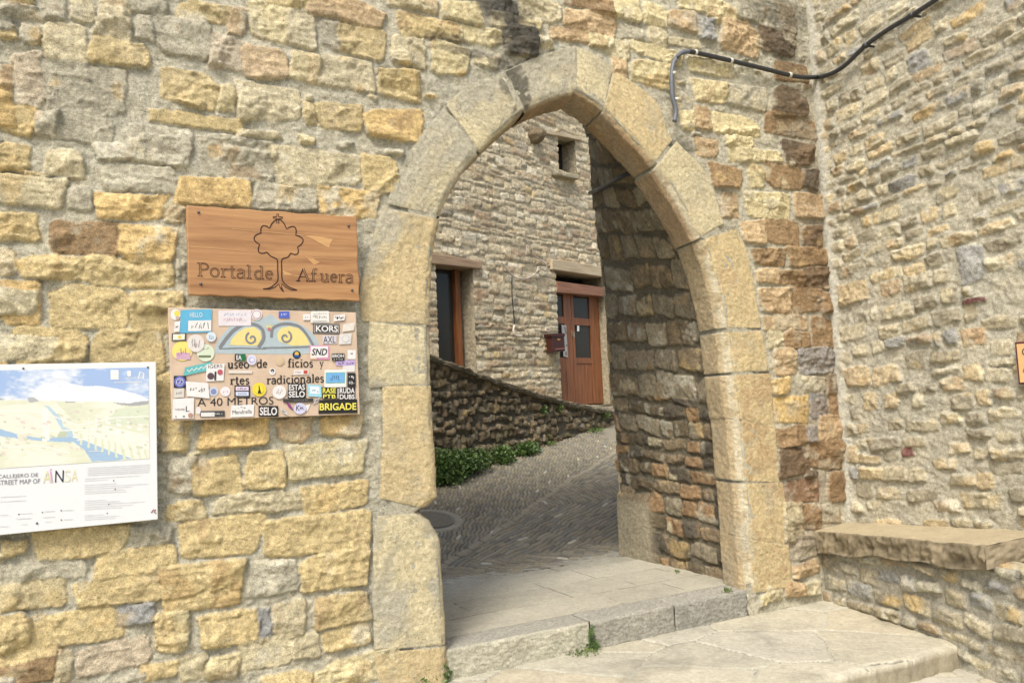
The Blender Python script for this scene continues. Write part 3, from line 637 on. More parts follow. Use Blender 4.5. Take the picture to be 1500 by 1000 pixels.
# render seam at the corner
sm = sstep(.10, .02, U+0.02*fbm(U, V, 5, 3, 41)); H = H*(1-sm)+0.018*sm; C = C*(1-sm[..., None])+alb((196, 190, 172))*(1+.05*fbm(U, V, 12, 3, 43))[..., None]*sm[..., None]
stain_px(W2, U, V, C, [(1430, 120, 90, 60, .25), (1300, 560, 120, 160, .15)], alb((150, 148, 142)), 46)
grid_mesh('rubble_face', W2.P(U, V, H), M_SIDE, side, colors=C, flip=True)
mb = MB(); mb.box(W2.P(-.02, -.5, -.03), W2.d*3.42, -W2.n*0.5, (0, 0, 5.9)); mb.build('wall_core', masonry_mat('wall_core_stone', use_attr=False, base=(.36, .33, .26)), side)
# ================================================================ GROUND
def voron(x, y, cell, seed, aniso=1.0):
    """returns (cell distance to border, random id) for irregular flagstones"""
    x = x/cell; y = y/(cell*aniso); xi = np.floor(x).astype(int); yi = np.floor(y).astype(int)
    rng = np.random.default_rng(seed); T = rng.random((64, 64, 3))
    d1_ = np.full(x.shape, 9.); d2_ = np.full(x.shape, 9.); idv = np.zeros(x.shape)
    for i in (-1, 0, 1):
        for j in (-1, 0, 1):
            cx, cy = xi+i, yi+j; t = T[cx % 64, cy % 64]
            dd = np.hypot(x-(cx+0.15+0.7*t[..., 0]), y-(cy+0.15+0.7*t[..., 1]))
            near = dd < d1_; d2_ = np.where(near, d1_, np.minimum(d2_, dd)); idv = np.where(near, t[..., 2], idv); d1_ = np.where(near, dd, d1_)
    return (d2_-d1_)*cell, idv
def flag_surface(X, Y, cell, seed, cols, mortar):
    wx = 0.05*fbm(X, Y, 2.5, 4, seed+1); wy = 0.05*fbm(X, Y, 2.5, 4, seed+5)
    d, i = voron(X+wx, Y+wy, cell, seed, 0.8)
    n1 = fbm(X, Y, 2, 5, seed+9); n2 = fbm(X, Y, 14, 4, seed+12); n3 = fbm(X, Y, 60, 2, seed+15)
    t = sstep(0.010, 0.028, d+0.010*n2)
    H = 0.006*t+0.004*n1+0.003*n2*t
    cs = np.array(cols); k = np.clip((i*len(cs)).astype(int), 0, len(cs)-1)
    C = cs[k]*(1+.10*n1+.10*n2+.07*n3)[..., None]
    C = mortar*(1+.08*n2)[..., None]*(1-t[..., None])+C*t[..., None]
    cr = sstep(.007, .003, d+.003*n1)*sstep(-.2, .1, fbm(X, Y, 1.3, 3, seed+20))
    return H-.012*cr, C*(1-.85*cr[..., None])
FC = [alb(c) for c in ((196, 186, 160), (202, 194, 170), (190, 180, 154), (184, 176, 154), (198, 184, 154), (192, 184, 164))]
q0 = hitz(1190, 1000, 0.0); q1 = hitz(1387, 946, 0.0)
ee = (q1-q0)[:2]; ee /= np.linalg.norm(ee); tt = np.array([-ee[1], ee[0]])
sa = np.arange(-2.2, 2.3, 0.011); ta = np.r_[-0.17, -0.12, -0.08, -0.045, np.arange(-0.02, 2.4, 0.011)]
Sg, Tg = np.meshgrid(sa, np.arange(len(ta)), indexing='ij'); Tv = ta[Tg]
edge_w = 0.035*fbm(Sg, 0*Sg, 2.4, 4, 501)+0.012*fbm(Sg, 0*Sg, 14, 3, 505)
nr = 4; Tpos = np.where(Tg < nr, -0.02-0.012*(nr-Tg)*0+0*Tv, Tv)
Zr = np.where(Tg < nr, -0.006-(nr-Tg)*0.036, 0.0)
X = q0[0]+ee[0]*Sg+tt[0]*Tpos; Y = q0[1]+ee[1]*Sg+tt[1]*Tpos
fade = sstep(0.25, 0.0, np.maximum(Tv, 0)); X = X+tt[0]*edge_w*fade; Y = Y+tt[1]*edge_w*fade
Hf, Cf = flag_surface(X, Y, 0.66, 510, FC, alb((196, 190, 168)))
rn = 0.02*fbm(Sg, Zr, 9, 4, 520)*(Tg < nr)
X = X-tt[0]*rn; Y = Y-tt[1]*rn
Z = Zr+np.where(Tg >= nr, Hf-0.012*sstep(0.03, -0.02, Tv), 0)
ris = (Tg < nr)[..., None]
Cf = .93*Cf*(1-.22*sstep(.05, .5, fbm(X, Y, 3.3, 6, 581)))[..., None]*(1+.12*fbm(X, Y, 40, 3, 586))[..., None]
Cf = np.where(ris, alb((150, 138, 112))*(1+.35*fbm(Sg, Zr, 12, 4, 523))[..., None], Cf)
o = grid_mesh('upper_paving', np.stack([X, Y, Z], -1), M_PAVE, colors=np.clip(Cf, .01, .9), flip=False); setp(o, kind='structure')
xs = np.arange(0.6, 4.6, .014); ys = np.arange(2.6, 5.6, .014); X, Y = np.meshgrid(xs, ys, indexing='ij')
Hf, Cf = flag_surface(X, Y, 0.6, 530, FC, alb((180, 172, 150)))
o = grid_mesh('lower_paving', np.stack([X, Y, Hf-0.135], -1), M_PAVE, colors=np.clip(Cf, .01, .9)); setp(o, kind='structure')
gx = np.linspace(-45, 45, 60); X, Y = np.meshgrid(gx, gx, indexing='ij')
o = grid_mesh('ground', np.stack([X, Y, 0*X-0.16], -1), masonry_mat('ground_stone', use_attr=False, base=tuple(alb((190, 178, 150)))), ); setp(o, kind='structure')

def w1co(p):   # (u, depth behind the wall face)
    q = np.asarray(p)-W1.o; return float(np.dot(q, W1.d)), float(-np.dot(q, W1.n))
def W1P(u, dep, z): return W1.o+np.asarray(u)[..., None]*W1.d-np.asarray(dep)[..., None]*W1.n+np.asarray(z)[..., None]*np.array([0, 0, 1.0])
ka = w1co(hitz(651, 946, .18)); kb = w1co(hitz(1100, 869, .18)); kd0 = (ka[1]+kb[1])/2
kback = w1co(hitz(878, 891, .18))[1]
step = thing('threshold_step', W1P(np.array(1.0), np.array(kd0), np.array(0.0)), 'granite threshold step of kerb blocks across the foot of the gateway', 'step')
ku = [ka[0]-0.06, w1co(hitz(872, 913, .18))[0], w1co(hitz(1000, 889, .18))[0], kb[0]+0.05]
KC = [alb((204, 196, 168)), alb((168, 162, 146)), alb((158, 154, 142))]
for i in range(3):
    n = int((ku[i+1]-ku[i])/0.009); uu = np.linspace(ku[i]+.003, ku[i+1]-.003, n)
    prof = [(kd0, -0.03)]+[(kd0, z) for z in np.linspace(0.0, .17, 16)]+[(kd0+.006, .178)]+[(d, .181) for d in np.linspace(kd0+.02, kback-.004, 22)]+[(kback-.002, .15)]
    pr = np.array(prof); Ug, Kg = np.meshgrid(uu, np.arange(len(pr)), indexing='ij')
    dep = pr[Kg, 0]; z = pr[Kg, 1]; fr_ = (Kg <= 17)
    n1 = fbm(Ug, z+dep, 10, 5, 540+i); n2 = fbm(Ug, z+dep, 45, 3, 545+i)
    e = np.clip(np.minimum(Ug-uu[0], uu[-1]-Ug)/.012, 0, 1); e = np.sqrt(e*(2-e)+1e-9)
    dep = dep-fr_*(0.009*n1+0.006*n2-0.012*(1-e)); z = z-(~fr_)*(0.006*(1-e)-0.0015*n1)
    edge_r = 0.010*np.maximum(0, fbm(Ug, 0*z, 13, 3, 549)); z = z-edge_r*np.exp(-((Kg-17)/1.5)**2)
    C = KC[i]*(1+.14*n1+.12*n2)[..., None]
    C = np.where((~fr_)[..., None], alb((178, 172, 156))*(1+.10*n1+.1*n2)[..., None], C)
    o = grid_mesh('kerb_stone', W1P(Ug, dep, z), M_KERB, step, colors=np.clip(C, .01, .9))
    if i == 0: o['label'] = 'paler rough kerb block at the left'
# threshold paving slabs
sA = w1co(hitz(655, 866, .18)); sB = w1co(hitz(905, 801, .18)); DS = 0.5*(sA[1]+sB[1])
Ug, Dg = np.meshgrid(np.arange(ku[0]-.25, ku[-1]+.45, .011), np.arange(kback-.001, DS+.12, .011), indexing='ij')
def slabs(U_, D_, rows, seed):
    j = np.full(U_.shape, 9.); ids = np.zeros(U_.shape); rng = np.random.default_rng(seed)
    for k in range(len(rows)-1):
        a, b = rows[k], rows[k+1]; ins = (D_ >= a) & (D_ < b)
        j = np.where(ins, np.minimum(D_-a, b-D_), j)
        u = -0.6-rng.random()*.4
        while u < 3.5:
            w = rng.uniform(.45, .8); m_ = ins & (U_ >= u) & (U_ < u+w); j = np.where(m_, np.minimum(j, np.minimum(U_-u, u+w-U_)), j); ids = np.where(m_, rng.random(), ids); u += w
    return j, ids
wob = 0.012*fbm(Ug, Dg, 2, 3, 560); rows = list(np.linspace(kback-.01, DS+.14, 5))
j, ids = slabs(Ug+wob, Dg+wob, rows, 8)
n1 = fbm(Ug, Dg, 2.4, 5, 563); n2 = fbm(Ug, Dg, 18, 4, 566)
ck = sstep(.005, .0, j+.003*n2)*sstep(-.25, .15, fbm(Ug, Dg, 2.2, 3, 570))
C = (alb((176, 168, 146))*(1+.12*(ids[..., None]-.5)))*(1+.13*n1+.11*n2)[..., None]*(1-.8*ck[..., None])
o = grid_mesh('threshold_paving', W1P(Ug, Dg, 0.178+.003*n1+.0012*n2-.008*ck), M_PAVE, colors=np.clip(C, .01, .9), flip=True); setp(o, kind='structure')
# ---------------- street
SL = 0.226
def street_z(dep): 
    x = np.maximum(np.asarray(dep, float)-DS, 0); return 0.165+SL*np.where(x < 0.6, x*x/1.2, x-0.3)
def street_hit(px, py):
    d = ray(px, py); lo, hi = 0.0, 40.0
    for t in np.linspace(4, 30, 600):
        p = CAMP+d*t
        if p[2] < street_z(w1co(p)[1]): hi = t; break
        lo = t
    for _ in range(30):
        m_ = (lo+hi)/2; p = CAMP+d*m_
        if p[2] < street_z(w1co(p)[1]): hi = m_
        else: lo = m_
    return CAMP+d*hi
def hashid(a, b, seed):
    if seed not in _LAT: vnoise(np.zeros(1), np.zeros(1), seed)
    return _LAT[seed][a & 255, b & 255]
def cobbles(a, r, W, S, lean, seed):
    """rows of pebbles set on edge; a along the row, r across rows"""
    ri = np.floor(r/W).astype(int); rl = r/W-ri-.5
    sg = np.where(ri % 2 == 0, 1.0, -1.0)
    aa = a/S+.25*hashid(ri, ri*7+3, seed)+lean*sg*rl*(W/S); ai = np.floor(aa).astype(int); al = aa-ai-.5
    hh = hashid(ai, ri, seed+1); h2 = hashid(ai+31, ri+57, seed+2)
    al = al*(1+.25*(h2-.5)); rr = rl*(1.0+.22*(hh-.5))
    d = np.sqrt(1-np.clip((np.abs(al)/.5)**2.4, 0, 1))*(.72+.28*np.sqrt(1-np.clip((np.abs(rr)/.5)**6, 0, 1)))*(.85+.15*h2)
    return d, hh, h2
def street_surface(U_, D_):
    wx = .06*fbm(U_, D_, 1.6, 4, 600); wy = .06*fbm(U_, D_, 1.6, 4, 604); u = U_+wx; d = D_+wy
    def rotd(ang): c, s = math.cos(ang), math.sin(ang); return c*u+s*d, -s*u+c*d
    # main field: rows running away up the street, slightly diagonal; left field turned the other way
    a1, r1 = rotd(AD); A = cobbles(a1, r1, .13, .050, .10, 610)
    a2, r2 = rotd(AD+math.radians(28)); B = cobbles(a2, r2, .10, .042, .2, 620)
    a3, r3 = rotd(AD-math.radians(75)); G = cobbles(a3, r3, .11, .05, .2, 630)
    near = d < DS+.42
    a5, r5 = rotd(AD+math.radians(55)); A5 = cobbles(a5, r5, .12, .048, .10, 660); bnd = ((d > DS+1.25+.1*u) & (d < DS+1.75+.1*u)) | (d > DS+3.0+.1*u) & (d < DS+3.5+.1*u); A = [np.where(bnd, x5, x0) for x5, x0 in zip(A5, A)]
    gl = r1+0.0  # gutter line separating the two fields, along the main rows
    a9, r9 = rotd(GA); left = r9 > GUT
    out = [np.where(near, G[k], np.where(left, B[k], A[k])) for k in range(3)]
    # course of flat pale stones along the gutter and a cross band
    gl = np.abs(r9-GUT) < .035; gi = np.floor(a9/.22).astype(int)
    gx_ = a9/.22-gi-.5; gd = np.sqrt(1-np.clip((np.abs(gx_)/.5)**6+(np.abs(r9-GUT)/.035)**6, 0, 1)); on = gl & ~near & (d < DS+5)
    out[0] = np.where(on, gd, out[0]); out[1] = np.where(on, .42+.06*hashid(gi, gi+5, 641), out[1])
    return out
_g0 = w1co(street_hit(745, 765)); _g1 = w1co(street_hit(890, 668)); GA = math.atan2(_g1[1]-_g0[1], _g1[0]-_g0[0]); GUT = -math.sin(GA)*_g0[0]+math.cos(GA)*_g0[1]
_h0 = w1co(street_hit(790, 752)); _h1 = w1co(street_hit(870, 712)); AD = math.atan2(_h1[1]-_h0[1], _h1[0]-_h0[0])-math.pi/2
Ug, Dg = np.meshgrid(np.arange(-1.0, 4.9, .0088), np.arange(DS-.08, 6.8, .0088), indexing='ij')
hgt, h1, h2 = street_surface(Ug, Dg)
n1 = fbm(Ug, Dg, 1.3, 5, 650); n2 = fbm(Ug, Dg, 12, 4, 654)
cols = np.array([alb(c) for c in ((132, 122, 98), (142, 130, 104), (120, 112, 92), (150, 138, 112), (112, 104, 86), (138, 126, 98), (124, 118, 104), (142, 128, 98))])
C = cols[np.clip((h1*8).astype(int), 0, 7)]*(1+.12*n2+.10*n1)[..., None]
rare = (h2 > .985)[..., None]; C = np.where(rare, alb((196, 186, 160)), C)
g = sstep(.2, .8, hgt)[..., None]; C = alb((58, 52, 41))*(1+.15*n2)[..., None]*(1-g)+C*g
Zs = street_z(Dg)+.022*hgt*(.8+.4*h2)-.010+.010*n1
mh = street_hit(632, 762); mhu, mhd = w1co(mh); rad = np.hypot(Ug-mhu, (Dg-mhd))
ringm = sstep(.325, .305, rad+.006*n2); C = C*(1-ringm[..., None])+alb((150, 142, 122))*(1+.1*n2)[..., None]*ringm[..., None]; Zs = Zs*(1-ringm)+(street_z(Dg)+.004)*ringm
o = grid_mesh('cobbled_street', W1P(Ug, Dg, Zs), M_COBB, colors=np.clip(C, .01, .9), flip=True); setp(o, kind='structure')
Ug, Dg = np.meshgrid(np.arange(-9, 14, .25), np.arange(DS+.02, 26, .25), indexing='ij')
o = grid_mesh('street_ground', W1P(Ug, Dg, street_z(np.minimum(Dg, 12))-.03), M_COBB, colors=np.ones(Ug.shape+(3,))*alb((130, 120, 98)), flip=True); setp(o, kind='structure')
# manhole
man = thing('manhole_cover', W1P(np.array(mhu), np.array(mhd), street_z(mhd)), 'dark round iron manhole cover in the cobbled street behind the left jamb', 'manhole cover')
tz = np.array([0, 0, 1.0]); su_ = W1.d; sd_ = -W1.n+tz*SL*(1 if mhd > DS+.6 else (mhd-DS)/.6)
def disc(mb, r0, r1, z0, n=40):
    vs = []; 
    for r in (r0, r1):
        for k in range(n): vs.append(mh+su_*r*math.cos(2*math.pi*k/n)+sd_*r*math.sin(2*math.pi*k/n)+tz*z0)
    mb.add(vs, [(k, (k+1) % n, n+(k+1) % n, n+k) for k in range(n)])
M_IRON = simple_mat('cast_iron', lin((128, 122, 108)), .7, .1, .2, 60)
mb = MB(); disc(mb, .205, .23, .016); disc(mb, .23, .235, .010); mb.build('rim', M_IRON, man)
mb = MB(); disc(mb, .0, .204, .010)
for k in range(-6, 7):
    y = k*.03; hw = math.sqrt(max(.198**2-y*y, 0.0004)); mb.box(mh-su_*hw+sd_*(y-.009)+tz*.011, su_*2*hw, sd_*.018, tz*.007)
mb.build('grate', M_IRON, man)

# ================================================================ BENCH
bench = thing('stone_bench', W2.P(.9, 0, .2), 'long stone bench with a thick rough slab on a rubble base against the right wall', 'bench')
fl = W1.at(1196, 779, .0); zb = fl[2]
s0 = hitz(1201, 876, 0.0); s1 = hitz(1389, 941, 0.0); fdir = (s1-s0)[:2]/np.linalg.norm((s1-s0)[:2])
WB = Frame((s0[0], s0[1]), fdir, (fdir[1], -fdir[0]))
FRp = WB.at(1450, 799, .05); FLp = WB.at(1197, 779, .05)
BLp = W2.at(1254, 764, 0); BRp = W2.at(1500, 776, 0)
# extend the wall-side edge
bu0, bv0 = W2.uv(1254, 764); bu1, bv1 = W2.uv(1500, 776)
fu0, fv0 = WB.uv(1197, 779, .05); fu1, fv1 = WB.uv(1450, 799, .05)
ns_ = 190; nq = 60
pf = lambda t: WB.P(fu0-.12+(fu1-fu0+.12)*t, fv0+(fv1-fv0)*t, .05+.02)
def pbk(t):
    p = pf(t); 
    # foot of the perpendicular on the side wall
    u = float(np.dot(p-W2.o, W2.d)); v = bv0+(bv1-bv0)*(u-bu0)/(bu1-bu0); return W2.P(u, v, -.03)
tsv = np.linspace(0, 1, ns_); prof = [('b', q) for q in np.linspace(.96, .0, 8)]+[('f', q) for q in np.linspace(0, 1, 14)]+[('t', q) for q in np.linspace(.03, 1, 34)]
P = np.zeros((ns_, len(prof), 3)); TH = .155
for i, t in enumerate(tsv):
    a, b = pf(t), pbk(t); a = a.copy()
    th = TH*(1+.06*math.sin(t*9)+.05*math.sin(t*23+1))*(1-.12*t)
    for k, (kind, q) in enumerate(prof):
        if kind == 'b': P[i, k] = a+(b-a)*q-tz*th
        elif kind == 'f': P[i, k] = a-tz*th*(1-q)
        else: P[i, k] = a+(b-a)*q
Sg, Kg = np.meshgrid(tsv*1.8, np.arange(len(prof))*.014, indexing='ij')
dS = np.gradient(P, axis=0); dK = np.gradient(P, axis=1); N_ = np.cross(dK, dS); N_ /= np.linalg.norm(N_, axis=2)[..., None]+1e-9
if N_[50, 40, 2] < 0: N_ = -N_
for _ in range(3): N_[:, 1:-1] = (N_[:, :-2]+N_[:, 1:-1]*2+N_[:, 2:])/4
isf = np.array([k[0] == 'f' for k in prof])[None, :]
rgh = ridged(Sg, Kg, 7, 4, 700); n1 = fbm(Sg, Kg, 5, 4, 705); n2 = fbm(Sg, Kg, 22, 4, 709)
amp = np.where(isf, 1.0, .15); hh = amp*(.05*(rgh-.6)+.016*n1+.012*n2)+(~isf)*.004*n1
lay = .008*np.sin(Kg/.014*1.9+3*n1)*isf
fct = isf*.030*(np.abs(((Sg*5.3+1.2*n1) % 1)-.5)-.25)*(1-np.abs(2*(Kg-.2)/.4))
P = P+N_*(hh+fct)[..., None]
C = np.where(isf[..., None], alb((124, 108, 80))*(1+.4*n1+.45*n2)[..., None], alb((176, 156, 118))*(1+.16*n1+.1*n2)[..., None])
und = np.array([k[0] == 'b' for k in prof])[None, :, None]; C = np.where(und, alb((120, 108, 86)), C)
edge_c = sstep(.75, 1, tsv)[:, None, None]*0
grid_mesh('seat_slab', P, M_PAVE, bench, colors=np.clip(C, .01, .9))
mb = MB(); _c = [pf(.04), pf(.985), pbk(.985), pbk(.04)]; _c = [_c[0]-WB.n*.035, _c[1]-WB.n*.035, _c[2], _c[3]]; mb.prism([p-tz*(TH-.02) for p in _c], [p-tz*.02 for p in _c]); mb.build('slab_core', M_PAVE if False else masonry_mat('slab_core_stone', use_attr=False, base=tuple(alb((150, 132, 102)))), bench)
# end face of the slab
a, b = pf(1), pbk(1); nu, nv = 44, 14; Ug, Vg = np.meshgrid(np.linspace(0, 1, nu), np.linspace(0, 1, nv), indexing='ij')
Pe = a+(b-a)*Ug[..., None]-tz*TH*(1+.12*math.sin(9)+.1*math.sin(24))*.88*(1-Vg[..., None])
ne = WB.d; hh = .03*(ridged(Ug, Vg*.4, 6, 4, 720)-.6)+.01*fbm(Ug, Vg*.4, 20, 3, 724); ee_ = np.minimum(1, np.minimum(np.minimum(Vg, 1-Vg)*6, Ug*12)); Pe = Pe+(a-b)/np.linalg.norm(a-b)*(.02*(1-Ug[..., None])); Pe = Pe+ne*(hh*ee_)[..., None]
grid_mesh('slab_end', Pe, M_PAVE, bench, colors=np.clip(alb((150, 132, 102))*(1+.3*fbm(Ug, Vg*.4, 8, 4, 727))[..., None], .01, .9))
# rubble base
Ug, Vg = np.meshgrid(np.arange(-.15, 2.6, .009), np.arange(-.3, .62, .009), indexing='ij')
bst = courses(-.15, 2.6, -.3, .62, (.08, .14), (.12, .28), .025, 730, 'qrgGGpSuq' if False else ['q', 'r', 'G', 'G', 'p', 't', 'u', 'q', 'e'], keep=.95, wob=.6, rel=(.6, 1.6))
H, C = masonry(Ug, Vg, bst, 731, mortar=alb((158, 150, 130)), relief=.024, rough=1.2, edge=.02, colvar=1.3, recess=.0)
lim = np.interp(Ug, [fu0, fu1], [fv0-TH*.95, fv1-TH*.92])
msk = ((Vg < lim+.02) & (Ug < 9))[:-1, :-1]
grid_mesh('rubble_base', WB.P(Ug, Vg, H), M_SIDE, bench, mask=msk, colors=C)
Ug, Kg = np.meshgrid(np.arange(fu1-.25, 2.6, .012), np.linspace(0, 1, 60), indexing='ij')   # rough rubble top of the base past the slab
a_ = WB.P(Ug, fv1-TH*.92+0*Ug, .01+0*Ug); ub = np.einsum('ijk,k->ij', a_-W2.o, W2.d); b_ = W2.P(ub, a_[..., 2]+.03, -.02+0*ub)
Pc = a_+(b_-a_)*Kg[..., None]; dd_ = np.linalg.norm((b_-a_), axis=2)*Kg
H, C = masonry(Ug, dd_[:1, :]*np.ones_like(Ug), courses(fu1-.3, 2.6, 0, .7, (.12, .2), (.16, .3), .02, 735, ['q', 'r', 'G', 't']), 736, mortar=alb((158, 150, 130)), relief=.025, rough=1.3, edge=.02)
grid_mesh('rubble_top', Pc+tz*(H-.01)[..., None], M_SIDE, bench, colors=C)
# ================================================================ HOUSE
house = thing('stone_house', WH.P(0, 1.4, -2.0), 'tall dry rubble stone house seen through the arch beyond the street', 'house')
def rect_uv(fr, x0, y0, x1, y1, off=0.0):
    a = fr.uv(x0, (y0+y1)/2, off)[0]; b = fr.uv(x1, (y0+y1)/2, off)[0]; t = fr.uv((x0+x1)/2, y0, off)[1]; c = fr.uv((x0+x1)/2, y1, off)[1]
    return a, b, c, t
OW = rect_uv(WH, 817.5, 202, 843, 252); OL = rect_uv(WH, 640, 389, 697, 560); OD = rect_uv(WH, 818, 400, 889, 594)
OL = (OL[0], OL[1], OL[2]-.2, OL[3]); OD = (OD[0], OD[1]+.02, OD[2], OD[3])
Ug, Vg = np.meshgrid(np.arange(-5.5, 3.0, .019), np.arange(.6, 8.2, .019), indexing='ij')
PAL.update({'1': alb((226, 202, 158)), '2': alb((214, 190, 146)), '3': alb((204, 182, 142)), '4': alb((236, 218, 180)), '5': alb((176, 146, 112)), '6': alb((190, 160, 120)), '7': alb((176, 160, 132))})
hst = courses(-5.5, 3.0, .5, 8.3, (.06, .15), (.14, .44), .010, 740, '1122334456712', keep=.98, wob=1.1, rel=(.5, 1.5))
H, C = masonry(Ug, Vg, hst, 741, mortar=alb((176, 158, 124)), relief=.011, rough=.7, edge=.012, warp=.010, smear=.006, recess=.010, colvar=1.3, strat=False)
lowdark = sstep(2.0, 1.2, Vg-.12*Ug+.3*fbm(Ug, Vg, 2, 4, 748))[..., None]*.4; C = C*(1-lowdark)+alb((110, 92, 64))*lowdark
msk = np.ones((Ug.shape[0]-1, Ug.shape[1]-1), bool)
for (a, b, c, d) in (OW, OL, OD): msk &= ~((Ug[:-1, :-1] > a-.005) & (Ug[1:, :-1] < b+.005) & (Vg[:-1, :-1] > c-.005) & (Vg[:-1, 1:] < d+.005))
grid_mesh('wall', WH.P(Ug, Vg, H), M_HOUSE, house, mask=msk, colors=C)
mb = MB()   # side walls, back and eaves slab so that the house is a body
mb.box(WH.P(-5.5, .5, -.62), WH.d*8.5, -WH.n*.3, (0, 0, 7.7)); mb.box(WH.P(-5.5, .5, -.03), WH.d*.3, -WH.n*.6, (0, 0, 7.7)); mb.box(WH.P(2.7, .5, -.03), WH.d*.3, -WH.n*.6, (0, 0, 7.7)); mb.build('wall_core', masonry_mat('house_core_stone', use_attr=False, base=tuple(PAL['3']), scale=.5), house)
mb = MB(); mb.box(WH.P(-5.8, 8.15, .4), WH.d*9.1, -WH.n*3.0, (0, 0, .15)); mb.build('eaves', simple_mat('slate_eaves', lin((90, 84, 76)), .8), house)
M_JAMB = masonry_mat('jamb_stone', use_attr=False, base=tuple(alb((172, 156, 124))), scale=.5, var=.45)
M_VOID = simple_mat('dark_interior', (.012, .011, .010), .9)  # near-black colour stands in for the unlit rooms behind the openings
WAX = WH.d
M_RED = wood_mat('red_brown_door_wood', lin((100, 57, 27)), lin((146, 92, 52)), .45, (0, 0, 1), weather=.25, wc=tuple(lin((120, 84, 64))))
M_REDH = wood_mat('red_brown_beam_wood', lin((112, 72, 48)), lin((146, 104, 76)), .5, WAX, weather=.3, wc=tuple(lin((130, 104, 90))))
M_OLD = wood_mat('weathered_lintel_wood', lin((128, 104, 80)), lin((170, 148, 120)), .8, WAX)
M_OLD2 = wood_mat('grey_lintel_wood', lin((150, 134, 106)), lin((190, 176, 146)), .8, WAX)
M_GLASS = glass_mat('dark_glass', (.035, .032, .026), .10)  # base colour lightened and warmed to suggest stone reflected in the panes
def reveal(rc, dep, parent):
    a, b, c, d = rc; mb = MB(); g_ = -.003
    def quad(p): mb.add(p, [(0, 1, 2, 3)])
    th = .12
    mb.box(WH.P(b, c-.05, g_-.012), WH.d*th, -WH.n*dep, (0, 0, d-c+.1)); mb.box(WH.P(a-th, c-.05, g_-.012), WH.d*th, -WH.n*dep, (0, 0, d-c+.1))
    mb.box(WH.P(a-th, d, -.02), WH.d*(b-a+2*th), -WH.n*dep, (0, 0, .12))
    return mb.build('jamb', M_JAMB, parent)
def slab_px(fr, quad, off, th, n=None):
    """prism with its front face on the plane `off` in front of the frame"""
    t = [fr.at(x, y, off) for x, y in quad]; b = [p-fr.n*th for p in t]
    mb = MB(); mb.prism(b, t); return mb
def Q(x0, y0, x1, y1): return [(x0, y0), (x1, y0), (x1, y1), (x0, y1)]
def uvbox(fr, u0, u1, v0, v1, off, th):
    mb = MB(); mb.box(fr.P(u0, v0, off), fr.d*(u1-u0), -fr.n*th, (0, 0, v1-v0)); return mb
# upper window
reveal(OW, .32, house); a, b, c, d = OW
wn = uvbox(WH, a+.0, b, c, d, -.30, .02).build('window_dark_sheet', M_VOID, house)  # dark sheet, not glass: paints the shade inside the window opening
uvbox(WH, a+.02, a+.12, c, d-.05, -.16, .06).build('window_frame', M_RED, house)
slab_px(WH, [(800, 190), (852, 201), (853, 206), (802, 196)], .06, .2).build('lintel', M_OLD2, house, bevel=.01)
mb = slab_px(WH, [(816, 251), (848, 258), (849, 263), (817, 256)], .12, .3); mb.build('sill', M_JAMB, house, bevel=.015)
mb = MB(); cpt = WH.at(784, 199, .05)
mb.tube([cpt-WH.n*.15, cpt+WH.n*.02, cpt+WH.n*.12, cpt+WH.n*.2], [.14, .15, .12, .06], 6); o = mb.build('projecting_stone', simple_mat('brown_stone', alb((96, 80, 56)), .9, 0, .4, 20, .5), house, bevel=.02)
# left doorway
reveal(OL, .40, house); a, b, c, d = OL
fo = uvbox(WH, b-.20, b-.10, c, d-.02, -.20, .09); fo.build('door_frame', M_RED, house)
uvbox(WH, a, b-.201, c, d-.02, -.27, .02).build('door_glass', M_GLASS, house)
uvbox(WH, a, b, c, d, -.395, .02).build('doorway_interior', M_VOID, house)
slab_px(WH, [(626, 369), (706.5, 382.5), (706.5, 393.8), (626, 385)], .05, .35).build('lintel', M_OLD, house, bevel=.012)
# right doorway with door
reveal(OD, .5, house); a, b, c, d = OD
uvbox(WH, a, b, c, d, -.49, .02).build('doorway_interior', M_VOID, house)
slab_px(WH, [(809, 379), (884, 390.5), (884, 405.5), (809, 394.5)], .05, .35).build('lintel', M_OLD2, house, bevel=.012)
slab_px(WH, [(816, 411.5), (885, 421), (885, 434), (816, 428)], .02, .16).build('cross_beam', M_REDH, house, bevel=.008)
dr = bpy.data.objects.new('front_door', None)
DO = -.16; dv0 = c+.02
def du(px, py=520): return WH.uv(px, py, DO)[0]
def dv(px, py): return WH.uv(px, py, DO)[1]
top = dv(850, 431); L0, L1, L2, L3, L4 = du(820), du(829), du(840), du(867), du(882)
glb, glt = dv(856, 524), dv(856, 477); trb, trt = dv(852, 466), dv(852, 434)
door = uvbox(WH, L0-.02, L4+.02, dv0, top, DO-.03, .02)
mb = MB()
def bx(u0, u1, v0, v1, o0=0., th=.05): mb.box(WH.P(u0, v0, DO+o0), WH.d*(u1-u0), -WH.n*th, (0, 0, v1-v0))
bx(L1, L2-.004, dv0, top); bx(L2+.004, L2+.07, dv0, top, .004); bx(L3, L4, dv0, top, .002)
bx(L2+.07, L3, trb-.13, trb); bx(L2+.07, L3, glb-.10, glb); bx(L2+.07, L3, trt, top+.01)
bx(L0-.02, L1, trb-.12, trb, -.004); bx(L0-.02, L1, dv0, glb, -.006)
bx(L2+.07, L3, dv0, glb-.10, -.012, .03)
for k in range(1, 5): bx(L2+.07+(L3-L2-.07)*k/5-.004, L2+.07+(L3-L2-.07)*k/5+.004, dv0, glb-.10, -.008, .01)
dobj = mb.build('front_door', M_RED, house, bevel=.004)
mb = MB(); bx(L2+.06, L3+.01, glb, glt+.01, -.022, .008); bx(L2+.06, L3+.01, trb, trt, -.022, .008); bx(L0-.02, L1+.01, trb, top, -.022, .008); bx(L0-.02, L1+.01, glb, trb-.12, -.022, .008)
mb.build('door_glass', M_GLASS, dobj)
